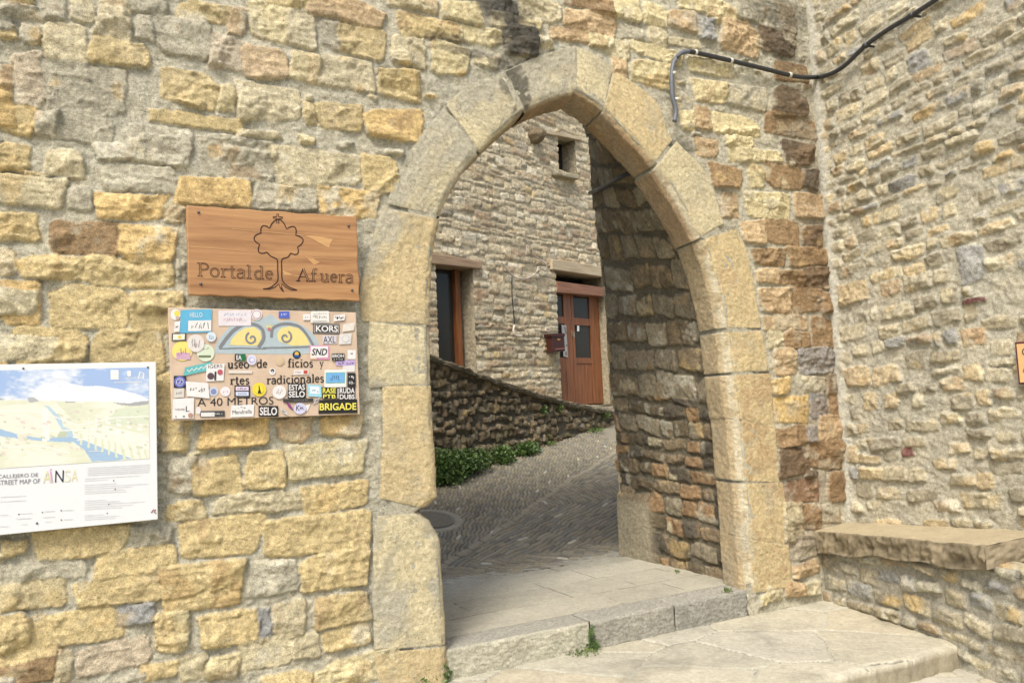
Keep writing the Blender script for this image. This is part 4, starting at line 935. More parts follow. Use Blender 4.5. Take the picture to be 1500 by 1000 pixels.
mb = MB(); hp = WH.P(du(838.5), dv(838, 487), DO+.02); mb.tube([hp, hp+WH.n*.04, hp+WH.n*.04-tz*.09], .010, 6); mb.box(hp-WH.d*.015-tz*.07-WH.n*.018, WH.d*.03, WH.n*.01, tz*.11); mb.build('handle', M_IRON, dobj)
slab_px(WH, [(858, 592), (899, 597), (898, 604), (857, 599)], .25, .45).build('doorstep', M_JAMB, house, bevel=.01)
slab_px(WH, Q(845.5, 477, 848.5, 485), DO+.002, .003).build('door_notice', simple_mat('paper', (.75, .75, .72), .7), dobj)
# poster of black and white marks on the narrow leaf
pst = slab_px(WH, [(822.5, 475.5), (829.5, 476.5), (832, 523), (825.5, 522)], DO+.012, .004).build('door_poster', simple_mat('poster_paper', (.36, .35, .32), .6), None, loc=WH.at(827, 500, DO))
setp(pst, 'narrow black and white patterned notice fixed beside the red door glass', 'notice')
mb = MB(); rr_ = random.Random(5)
for k in range(16):
    x = 824+rr_.random()*4+k*.15; y = 479+k*2.6
    if 487 < y < 515 and x < 829: continue
    t = [WH.at(*p, DO+.014) for p in Q(x, y, x+1.8, y+1.6)]; mb.prism([p-WH.n*.001 for p in t], t)
mb.build('printed_marks', simple_mat('black_ink', (.02, .02, .02), .6), pst)
# mailbox
mbx = thing('mailbox', WH.at(818, 503, .05), 'small dark brown metal mailbox on the stone wall beside the red door', 'mailbox')
M_MAIL = simple_mat('brown_enamel', lin((66, 32, 24)), .4, .1, .1)
slab_px(WH, [(807.5, 490.5), (826.5, 489.5), (828, 514), (809.5, 516)], .16, .12).build('body', M_MAIL, mbx, bevel=.008)
slab_px(WH, [(806.5, 488.5), (827.5, 487.8), (828, 492.5), (807.5, 493)], .175, .15).build('lid', M_MAIL, mbx, bevel=.006)
slab_px(WH, [(816.5, 496), (820.5, 495.8), (820.7, 498), (816.7, 498.2)], .168, .008).build('nameplate', simple_mat('brass_plate', lin((190, 140, 70)), .4, .5), mbx)
slab_px(WH, [(813.5, 510.3), (826.5, 509.3), (826.7, 511), (813.7, 512)], .17, .01).build('front_bar', simple_mat('worn_brown_edge', lin((140, 90, 74)), .5), mbx)
# cables on the house
def cable_px(fr, pts, off, r, k=5): return [p for p in smooth_path([fr.at(x, y, off) for x, y in pts], k)]
hc = thing('loose_house_cable', WH.at(770, 400, .05), 'thin pale and dark loose cable trailing down the house wall between its doors', 'cable')
mb = MB(); mb.tube(cable_px(WH, [(767, 343), (772, 354), (779, 365), (785, 376), (796, 384), (801, 391), (797, 396), (789, 391), (785, 400), (774, 407), (762, 408), (753, 405), (744, 396), (735, 384)], .05, .008), .010, 6); mb.tube(cable_px(WH, [(771, 360), (772, 372)], .04, .01), .008, 6); mb.build('pale_cable', simple_mat('grey_plastic_cable', lin((178, 170, 156)), .6), hc, True)
mb = MB(); mb.tube(cable_px(WH, [(750, 404), (750, 430), (752, 455), (754, 476)], .05, .01), .010, 6); mb.build('dark_cable', simple_mat('black_plastic_cable', (.02, .02, .02), .5), hc, True)
mb = MB(); mb.tube(cable_px(WH, [(754, 476), (752, 484), (755, 491), (765, 492)], .05, .01), .018, 6); mb.build('pale_conduit', simple_mat('pale_conduit_plastic', lin((196, 186, 166)), .6), hc, True)
# ================================================================ RETAINING WALL, TERRACE
rA = street_hit(640, 708); rB = street_hit(896, 620); rd = (rB-rA)[:2]; RL = np.linalg.norm(rd); rd = rd/RL
WR = Frame((rA[0], rA[1]), rd, (rd[1], -rd[0]))
tp = [WR.uv(x, y) for x, y in [(630, 523), (690, 546), (740, 563), (792, 580), (834, 591), (896, 604)]]
sl0 = (tp[1][1]-tp[0][1])/(tp[1][0]-tp[0][0])
tu = [-2.2]+[p[0] for p in tp]+[RL+1.5]; tv = [tp[0][1]+sl0*(-2.2-tp[0][0])*.6]+[p[1] for p in tp]+[tp[-1][1]-.05]
ret = thing('retaining_wall', WR.P(1.5, street_z(w1co(WR.P(1.5, 0))[1])), 'dark damp mossy retaining wall of rounded stones sloping beside the street', 'wall')
na_, nb_ = 420, 130
Ug, Qg = np.meshgrid(np.linspace(-2.2, RL+1.5, na_), np.linspace(0, 1, nb_), indexing='ij')
bot = np.array([street_z(w1co(WR.P(u, 0))[1]) for u in Ug[:, 0]])[:, None]-.1
top_ = np.interp(Ug[:, 0], tu, tv)[:, None]+.015*fbm(Ug, 0*Ug, 3, 3, 770)+.008*fbm(Ug, 0*Ug, 12, 3, 772)
Vg = bot+(top_-bot)*Qg
PAL.update({'w': alb((118, 98, 70)), 'x': alb((92, 80, 58)), 'y': alb((138, 114, 80)), 'z': alb((160, 136, 100))})
UU, VV = np.meshgrid(np.arange(-2.25, RL+1.55, .014), np.arange(.0, 2.9, .014), indexing='ij')
H0, C0 = masonry(UU, VV, courses(-2.3, RL+1.6, .0, 2.9, (.06, .14), (.07, .22), .012, 760, 'wwxyyyzz', keep=.97, wob=1.3, rel=(.5, 1.6)), 761, mortar=alb((86, 77, 60)), relief=.018, rough=1.2, edge=.014, warp=.018, recess=.014, colvar=1.2, strat=False)
iu = np.clip(((Ug+2.25)/.014).astype(int), 0, UU.shape[0]-1); iv = np.clip((Vg/.014).astype(int), 0, UU.shape[1]-1)
H = H0[iu, iv]; C = C0[iu, iv]
moss = sstep(.1, .5, fbm(Ug, Vg, 4, 4, 775)-.6*(Vg-bot)+.2)[..., None]*.5; C = C*(1-moss)+alb((74, 74, 36))*moss
grid_mesh('rubble_face', WR.P(Ug, Vg, H), M_DARK, ret, colors=np.clip(C, .004, .9))
# coping
kp = np.array([(-.03, -.06), (.05, -.05), (.065, -.01), (.05, .015), (-.05, .02), (-.3, .0), (-.42, -.02)])
nc_ = 400; us_ = np.linspace(-2.2, RL+1.5, nc_); Ug, Kg = np.meshgrid(us_, np.arange(60)/59.*(len(kp)-1), indexing='ij')
off = np.interp(Kg, np.arange(len(kp)), kp[:, 0]); dz = np.interp(Kg, np.arange(len(kp)), kp[:, 1])
tz_ = np.interp(Ug, tu, tv); nn = fbm(Ug, Kg*.1, 5, 4, 780); nn2 = fbm(Ug, Kg*.1, 20, 3, 784)
P = WR.P(Ug, tz_+dz+.025*nn+.01*nn2, off+.03*nn+.012*nn2)
C = alb((112, 98, 74))*(1+.4*nn+.4*nn2)[..., None]
grid_mesh('coping', P, M_DARK, ret, colors=np.clip(C, .005, .9))
Ug, Kg = np.meshgrid(np.linspace(-2.2, RL+1.5, 80), np.linspace(0, 1, 30), indexing='ij')
a_ = WR.P(Ug, np.interp(Ug, tu, tv)-.03, -.38+0*Ug); 
ub = np.einsum('ijk,k->ij', a_-WH.o, WH.d); b_ = WH.P(ub, a_[..., 2], .02+0*ub)
o = grid_mesh('terrace', a_+(b_-a_)*Kg[..., None], M_COBB, colors=np.ones(Ug.shape+(3,))*alb((128, 116, 92))); setp(o, kind='structure')
# ================================================================ LETTERING TOOLS
def text_geo(txt, bold=False, shear=0.0, space=1.0):
    cu_ = bpy.data.curves.new('t', 'FONT'); cu_.body = txt; cu_.size = 1; cu_.space_character = space; cu_.resolution_u = 3; cu_.shear = shear
    if bold: cu_.offset = 0.022
    ob = bpy.data.objects.new('t', cu_); COL.objects.link(ob); bpy.context.view_layer.update()
    dg = bpy.context.evaluated_depsgraph_get(); me = bpy.data.meshes.new_from_object(ob.evaluated_get(dg))
    vs = np.array([v.co[:2] for v in me.vertices]); fs = [tuple(p.vertices) for p in me.polygons]
    bpy.data.objects.remove(ob); bpy.data.curves.remove(cu_); bpy.data.meshes.remove(me)
    if len(vs) == 0: return np.zeros((0, 2)), []
    vs -= vs.min(0); return vs, fs
class Board:
    """a flat panel in front of a wall: draws in photograph positions on the panel's own plane"""
    def __init__(s, fr, off): s.fr, s.off = fr, off
    def S(s, x, y, e=0.0): return s.fr.at(x, y, s.off+e)
    def panel(s, quad, th, mat, name, parent, bevel=0.0, loc=None):
        t = [s.S(*p) for p in quad]; mb = MB(); mb.prism([p-s.fr.n*th for p in t], t); return mb.build(name, mat, parent, bevel=bevel, loc=loc)
    def poly(s, mb, pts, e):
        t = [s.S(x, y, e) for x, y in pts]; mb.prism([p-s.fr.n*.0006 for p in t], t)
    def rib(s, mb, pts, w, e, closed=False):
        """w in photograph pixels"""
        P = [s.S(x, y, e) for x, y in pts]; sc = np.linalg.norm(s.S(pts[0][0]+1, pts[0][1], e)-s.S(pts[0][0], pts[0][1], e))
        n = len(P); vs = []
        for i, p in enumerate(P):
            if closed: t = P[(i+1) % n]-P[(i-1) % n]
            else: t = P[min(i+1, n-1)]-P[max(i-1, 0)]
            t = t/(np.linalg.norm(t)+1e-9); b = np.cross(s.fr.n, t); ww = (w[i] if hasattr(w, '__len__') else w)*sc/2
            vs += [p+b*ww, p-b*ww]
        m = n if closed else n-1
        mb.add(vs, [(2*i, 2*i+1, 2*((i+1) % n)+1, 2*((i+1) % n)) for i in range(m)])
    def circ(s, c, r, n=24, ry=None): return [(c[0]+r*math.cos(2*math.pi*k/n), c[1]+(ry or r)*math.sin(2*math.pi*k/n)) for k in range(n)]
    def text(s, mb, txt, p0, p1, h, e, bold=False, shear=0.0, space=1.0, geo=None):
        vs, fs = geo if geo else text_geo(txt, bold, shear, space)
        if not len(vs): return
        a, b = s.S(*p0, e), s.S(*p1, e); ex = b-a; W_ = np.linalg.norm(ex); ex = ex/W_; ey = np.cross(s.fr.n, ex)
        hh = np.linalg.norm(s.S(p0[0], p0[1]-h, e)-a); mxw, mxh = vs[:, 0].max(), vs[:, 1].max()
        mb.add([a+ex*(v[0]/mxw*W_)+ey*(v[1]/mxh*hh) for v in vs], fs)
# serif alphabet drawn as strokes: x-height 0.66, ascender 1
def arc(cx, cy, rx, ry, a0, a1, n=10): return [(cx+rx*math.cos(math.radians(a0+(a1-a0)*i/n)), cy+ry*math.sin(math.radians(a0+(a1-a0)*i/n))) for i in range(n+1)]
K, T_ = 1.0, 0.45
def sf(x, y, w=.2): return ([(x-w/2, y), (x+w/2, y)], T_)
GL = {
 'P': (.68, [([(.16, 0), (.16, 1)], K), sf(.16, .02, .3), sf(.12, .98, .26), ([(.16, .97)]+arc(.36, .73, .24, .24, 90, -90)+[(.16, .49)], .8)]),
 'A': (.78, [([(.08, 0), (.37, 1)], .6), ([(.37, 1), (.68, 0)], K), ([(.18, .36), (.56, .36)], T_), sf(.09, .02, .24), sf(.67, .02, .28)]),
 'o': (.6, [(arc(.29, .33, .22, .31, 0, 360, 20), .85)]),
 'r': (.48, [([(.15, 0), (.15, .64)], K), sf(.16, .02, .28), sf(.1, .63, .16), (arc(.33, .40, .17, .22, 160, 50), .8), ([(.42, .58), (.43, .55)], 1.1)]),
 't': (.40, [([(.17, .9), (.17, .12)]+arc(.27, .12, .10, .10, 180, 330), K), ([(.02, .64), (.34, .64)], T_)]),
 'a': (.56, [(arc(.26, .48, .17, .16, 160, 0)+[(.43, .08), (.5, .03)], K), (arc(.23, .18, .17, .17, 90, 320)+[(.42, .2)], .75), ([(.23, .35), (.42, .39)], .6)]),
 'l': (.32, [([(.16, 0), (.16, 1)], K), sf(.16, .02, .28), sf(.1, .98, .16)]),
 'd': (.64, [([(.47, 0), (.47, 1)], K), sf(.53, .02, .16), sf(.41, .98, .16), (arc(.27, .32, .20, .31, 50, 310, 14), .85)]),
 'e': (.54, [([(.09, .37), (.45, .37)]+arc(.27, .34, .19, .30, 5, 320, 14), .8)]),
 'f': (.38, [([(.15, 0), (.15, .78)]+arc(.27, .78, .12, .2, 180, 40), K), sf(.16, .02, .3), ([(.02, .64), (.34, .64)], T_)]),
 'u': (.64, [([(.14, .64), (.14, .2)]+arc(.29, .2, .15, .18, 180, 340), K), ([(.47, .64), (.47, 0)], K), sf(.1, .63, .18), sf(.42, .63, .16), sf(.53, .02, .14)]),
 's': (.46, [(arc(.23, .48, .13, .15, 30, 250, 9)+arc(.22, .17, .14, .16, 80, -150, 9), .8)]),
 'c': (.52, [(arc(.28, .33, .19, .31, 50, 320, 14), .85)]),
 'i': (.32, [([(.16, 0), (.16, .64)], K), sf(.16, .02, .28), sf(.1, .63, .16), ([(.16, .84), (.16, .94)], 1.3)]),
 'n': (.66, [([(.14, 0), (.14, .64)], K), (arc(.32, .42, .17, .21, 150, 0)+[(.49, 0)], K), sf(.14, .02, .26), sf(.49, .02, .26), sf(.09, .63, .16)]),
 'y': (.56, [([(.08, .64), (.28, .05)], K), ([(.48, .64), (.28, .05), (.18, -.25), (.06, -.28)], .55), sf(.1, .63, .22), sf(.46, .63, .18)]),
 ' ': (.34, []),
}
def serif(board, mb, txt, p0, p1, h, e, sw, inner=None):
    """h: ascender height in px; sw: stroke in px; inner: (mb, shrink, extra) draws the hollow of an outlined letter"""
    adv = sum(GL[c][0] for c in txt); x = 0
    dx, dy = (p1[0]-p0[0])/adv, (p1[1]-p0[1])/adv
    for c in txt:
        w, st = GL[c]
        for pts, k in st:
            q = [(p0[0]+dx*(x+a), p0[1]+dy*(x+a)-b*h) for a, b in pts]
            board.rib(mb, q, max(sw*k, 1.5 if inner is not None else .7), e)
            if inner is not None and sw*k > 2.4: board.rib(inner, q, sw*k-1.95, e+.0006)
        x += w
def ink(name, c, r=.5): return simple_mat(name, c if max(c) <= 1 else lin(c), r, var=.05, bump=0)
I_BLK = ink('black_ink_print', (.018, .016, .015)); I_WHT = ink('white_ink', (.62, .62, .60)); I_YEL = ink('yellow_ink', lin((240, 224, 90)))
# ================================================================ WOODEN NAME BOARD
nb = thing('name_board', W1.at(400, 372, .06), 'brown varnished wooden board carved with a tree and Portal de Afuera', 'sign')
B = Board(W1, .085); WAX1 = W1.d
M_NB = wood_mat('varnished_cedar', lin((130, 90, 53)), lin((172, 131, 85)), .42, WAX1, scale=.8)
M_NBD = ink('burnt_groove', lin((46, 22, 12)), .8); M_NBP = wood_mat('pale_wood_knot', lin((164, 124, 78)), lin((188, 148, 96)), .45, WAX1, scale=1.4)
r_ = random.Random(4)
topl = [(273+x*(250/24.), 300.5+17.0*x/24+(0 if x in (0, 24) else .8*math.sin(x*1.3)*(x > 3)+.3*r_.random())) for x in range(25)]
botl = [(528-x*(251/24.), 441-9.5*x/24+(0 if x in (0, 24) else 0.7*math.sin(x*1.7+1))) for x in range(25)]
rgt = [(523, 335), (525, 362), (524, 385), (527, 410), (526, 428)]; lft = [(275, 400), (274.5, 360), (273, 330)]
B.panel(topl+rgt+botl+lft, .032, M_NB, 'plank_panel', nb, bevel=.006)
mb = MB()
for pts in [[(280, 362), (320, 364), (368, 369)], [(340, 335), (380, 339), (440, 344), (519, 351)], [(300, 407), (345, 410), (400, 413)], [(440, 377), (518, 380)], [(414, 402), (450, 405), (516, 409)]]:
    B.rib(mb, [(x, y) for x, y in smooth_path([(a, b, 0) for a, b in pts], 4) for x, y in [(x, y)]] if False else [(p[0], p[1]) for p in smooth_path([(a, b, 0) for a, b in pts], 4)], .9, .0012)
B.poly(mb, [(444, 344), (470, 347), (488, 350), (484, 356), (482, 363), (470, 357), (458, 350)], .0012)
B.poly(mb, [(446, 375), (457, 376), (462, 381), (469, 384), (460, 388), (455, 383)], .0012)
B.poly(mb, [(414, 396), (424, 400), (431, 404), (416, 402)], .0012)
mb.build('pale_grain', M_NBP, nb)
mb = MB(); z2 = lambda x, y: (260+x/5.357, 290+y/5.357)
def scal(pts):   # lobes between cusp points, bulging outward from the crown centre
    out = []; cx, cy = z2(788, 320)
    for (x0, y0), (x1, y1) in zip(pts[:-1], pts[1:]):
        mx, my = (x0+x1)/2, (y0+y1)/2; L_ = math.hypot(x1-x0, y1-y0); nx, ny = (y1-y0)/L_, -(x1-x0)/L_
        if nx*(mx-cx)+ny*(my-cy) < 0: nx, ny = -nx, -ny
        for k in range(8):
            t = k/8; b_ = L_*.55*math.sin(math.pi*t)**.75
            out.append((x0+(x1-x0)*t+nx*b_, y0+(y1-y0)*t+ny*b_))
    out.append(pts[-1]); return out
cusps = [z2(*p) for p in [(702, 425), (645, 365), (655, 275), (722, 238), (856, 243), (928, 292), (942, 385), (888, 432)]]
B.rib(mb, scal(cusps), 1.7, .0014)
def sm2(pts, k=5): return [(p[0], p[1]) for p in smooth_path([(a, b, 0) for a, b in pts], k)]
B.rib(mb, sm2([z2(*p) for p in [(702, 425), (730, 455), (765, 472), (784, 490), (786, 560), (788, 640), (765, 675), (720, 705), (672, 713)]]), 1.7, .0014)
B.rib(mb, sm2([z2(*p) for p in [(888, 432), (868, 462), (832, 474), (817, 492), (818, 560), (822, 640), (850, 680), (890, 705), (938, 722)]]), 1.7, .0014)
B.rib(mb, [z2(*p) for p in [(672, 713), (720, 714), (765, 700), (796, 672), (806, 705), (832, 736)]], 1.5, .0014)
B.rib(mb, [z2(*p) for p in [(832, 736), (818, 705), (816, 670), (850, 700), (895, 722), (938, 722)]], 1.5, .0014)
for q in ([(779, 200), (779, 160), (750, 158), (750, 148), (780, 146), (780, 126), (793, 126), (793, 147), (825, 150), (825, 160), (794, 162), (795, 202)],):
    B.rib(mb, [z2(*p) for p in q], 1.3, .0014)
mb.build('carved_tree', M_NBD, nb)
for ws_ in ([('Portal', z2(155, 612), z2(585, 633), 19.5, 3.3), ('de', z2(600, 634), z2(756, 640), 19.0, 3.3)], [('Af', z2(934, 652), z2(1098, 656), 18.5, 3.2), ('uera', z2(1118, 657), z2(1385, 668), 18.5, 3.2)]):
    mb = MB(); hol = MB()
    for tx_, a_, b_2, hh_, sw_ in ws_: serif(B, mb, tx_, a_, b_2, hh_, .0014, sw_, hol)
    lw_ = mb.build('carved_word', M_NBD, nb); hol.build('letter_core', M_NB, lw_)
M_SCR = simple_mat('steel_screw', lin((90, 92, 96)), .35, .8, .1)
for x, y in (z2(165, 112), z2(1343, 220), z2(183, 674), z2(1370, 723)):
    mb = MB(); p = B.S(x, y, .002); mb.ball(p, .0075, 10, 5); mb.build('screw', M_SCR, nb, True)
# ================================================================ STICKER COVERED DIRECTION BOARD
sbd = thing('direction_board', W1.at(385, 530, .05), 'pinkish brown museum direction board plastered with stickers', 'sign')
B = Board(W1, .07)
M_SB = simple_mat('faded_board', lin((198, 176, 152))*.85, .55, var=.10, scale=12)
B.panel([(246, 450), (521.5, 457.5), (527.5, 606.5), (251.5, 616.5)], .022, M_SB, 'panel', sbd, bevel=.003)
z3 = lambda x, y: (240+x/5.555, 440+y/5.555)
z4 = lambda x, y: (385+x/5.555, 440+y/5.555)
MS = {}
def sm(c):
    if c not in MS: MS[c] = ink('print_%d' % len(MS), lin(c)*.74, .45)
    return MS[c]
mb = MB(); B.poly(mb, [z3(410, 430), z3(425, 360), z3(465, 290), z3(560, 190), z3(640, 165), z3(700, 178), z3(760, 165), z3(800, 150), (391, 462), (397, 460.5), (402, 464)]+[z4(x, y) for x, y in ((140, 175), (200, 160), (270, 175), (340, 215), (400, 260), (440, 310), (460, 370), (472, 425), (300, 436), (100, 436))]+[z3(780, 434), z3(600, 434)], .0010)
mb.build('pediment_motif', sm((176, 192, 196)), sbd)
eye = MB(); B.poly(eye, [z3(540, 362), z3(548, 320), z3(600, 262), z3(660, 225), z3(730, 215), z3(785, 250), z3(795, 310), z3(760, 368)], .0018)
B.poly(eye, [z4(130, 330), z4(115, 270), z4(150, 225), z4(215, 210), z4(290, 225), z4(345, 280), z4(385, 362), z4(240, 368)], .0018)
for k in range(5):
    a = math.radians(40+25*k); c0 = z4(50, 232); B.poly(eye, [(c0[0]+2.5*math.cos(a)+.8*math.sin(a), c0[1]-2.5*math.sin(a)+.8*math.cos(a)), (c0[0]+10*math.cos(a), c0[1]-10*math.sin(a)), (c0[0]+2.5*math.cos(a)-.8*math.sin(a), c0[1]-2.5*math.sin(a)-.8*math.cos(a))], .0018)
eye.build('yellow_motif', sm((232, 214, 140)), sbd)
gr = MB()
B.rib(gr, [z3(450, 392), z3(620, 386), z3(830, 392)], 1.6, .0026); B.rib(gr, [z4(0, 385), z4(200, 382), z4(385, 375)], 2.2, .0026)
B.rib(gr, sm2([z3(455, 385), z3(500, 320), z3(565, 245), z3(650, 195), z3(740, 195), z3(800, 235), z3(812, 310), z3(770, 380)]), 5.0, .0026)
B.rib(gr, sm2([z4(70, 300), z4(80, 230), z4(140, 195), z4(220, 190), z4(300, 215), z4(360, 280), z4(410, 365)]), 4.0, .0026)
sp = lambda c, s: [(c[0]+s*(9.5-8*t)*math.cos(2+7.5*t), c[1]-(9.5-8*t)*math.sin(2+7.5*t)) for t in [i/24 for i in range(25)]]
B.rib(gr, sp(z3(715, 310), 1), [2.8]*20+[2.2]*5, .0032); B.rib(gr, sp(z4(185, 300), -1), [2.8]*20+[2.2]*5, .0032)
gr.build('grey_scroll_motif', sm((128, 130, 134)), sbd)
mb = MB(); B.poly(mb, B.circ(z4(52, 235), 2.4, 12), .003); mb.build('red_motif', sm((196, 110, 110)), sbd)
for tx_, a_, b_2, hh_, sw_ in (('useo', z3(518, 551), z3(697, 549), 12.4, 2.3), ('de', z3(755, 546), z4(38, 545), 12.2, 2.2), ('ficios', z4(203, 542), z4(412, 542), 12.0, 2.1), ('y', z4(462, 540), z4(495, 540), 11.5, 1.4),
        ('rtes', z3(538, 684), z3(700, 680), 12.4, 2.3), ('radicionales', z4(30, 680), z4(500, 664), 12.2, 2.1)):
    wr = MB(); serif(B, wr, tx_, a_, b_2, hh_, .002, sw_); wr.build('painted_word', I_BLK, sbd)
wr = MB(); B.text(wr, 'A 40 METROS', z3(272, 862), z4(88, 845), 12.0, .002); wr.build('painted_word', I_BLK, sbd)
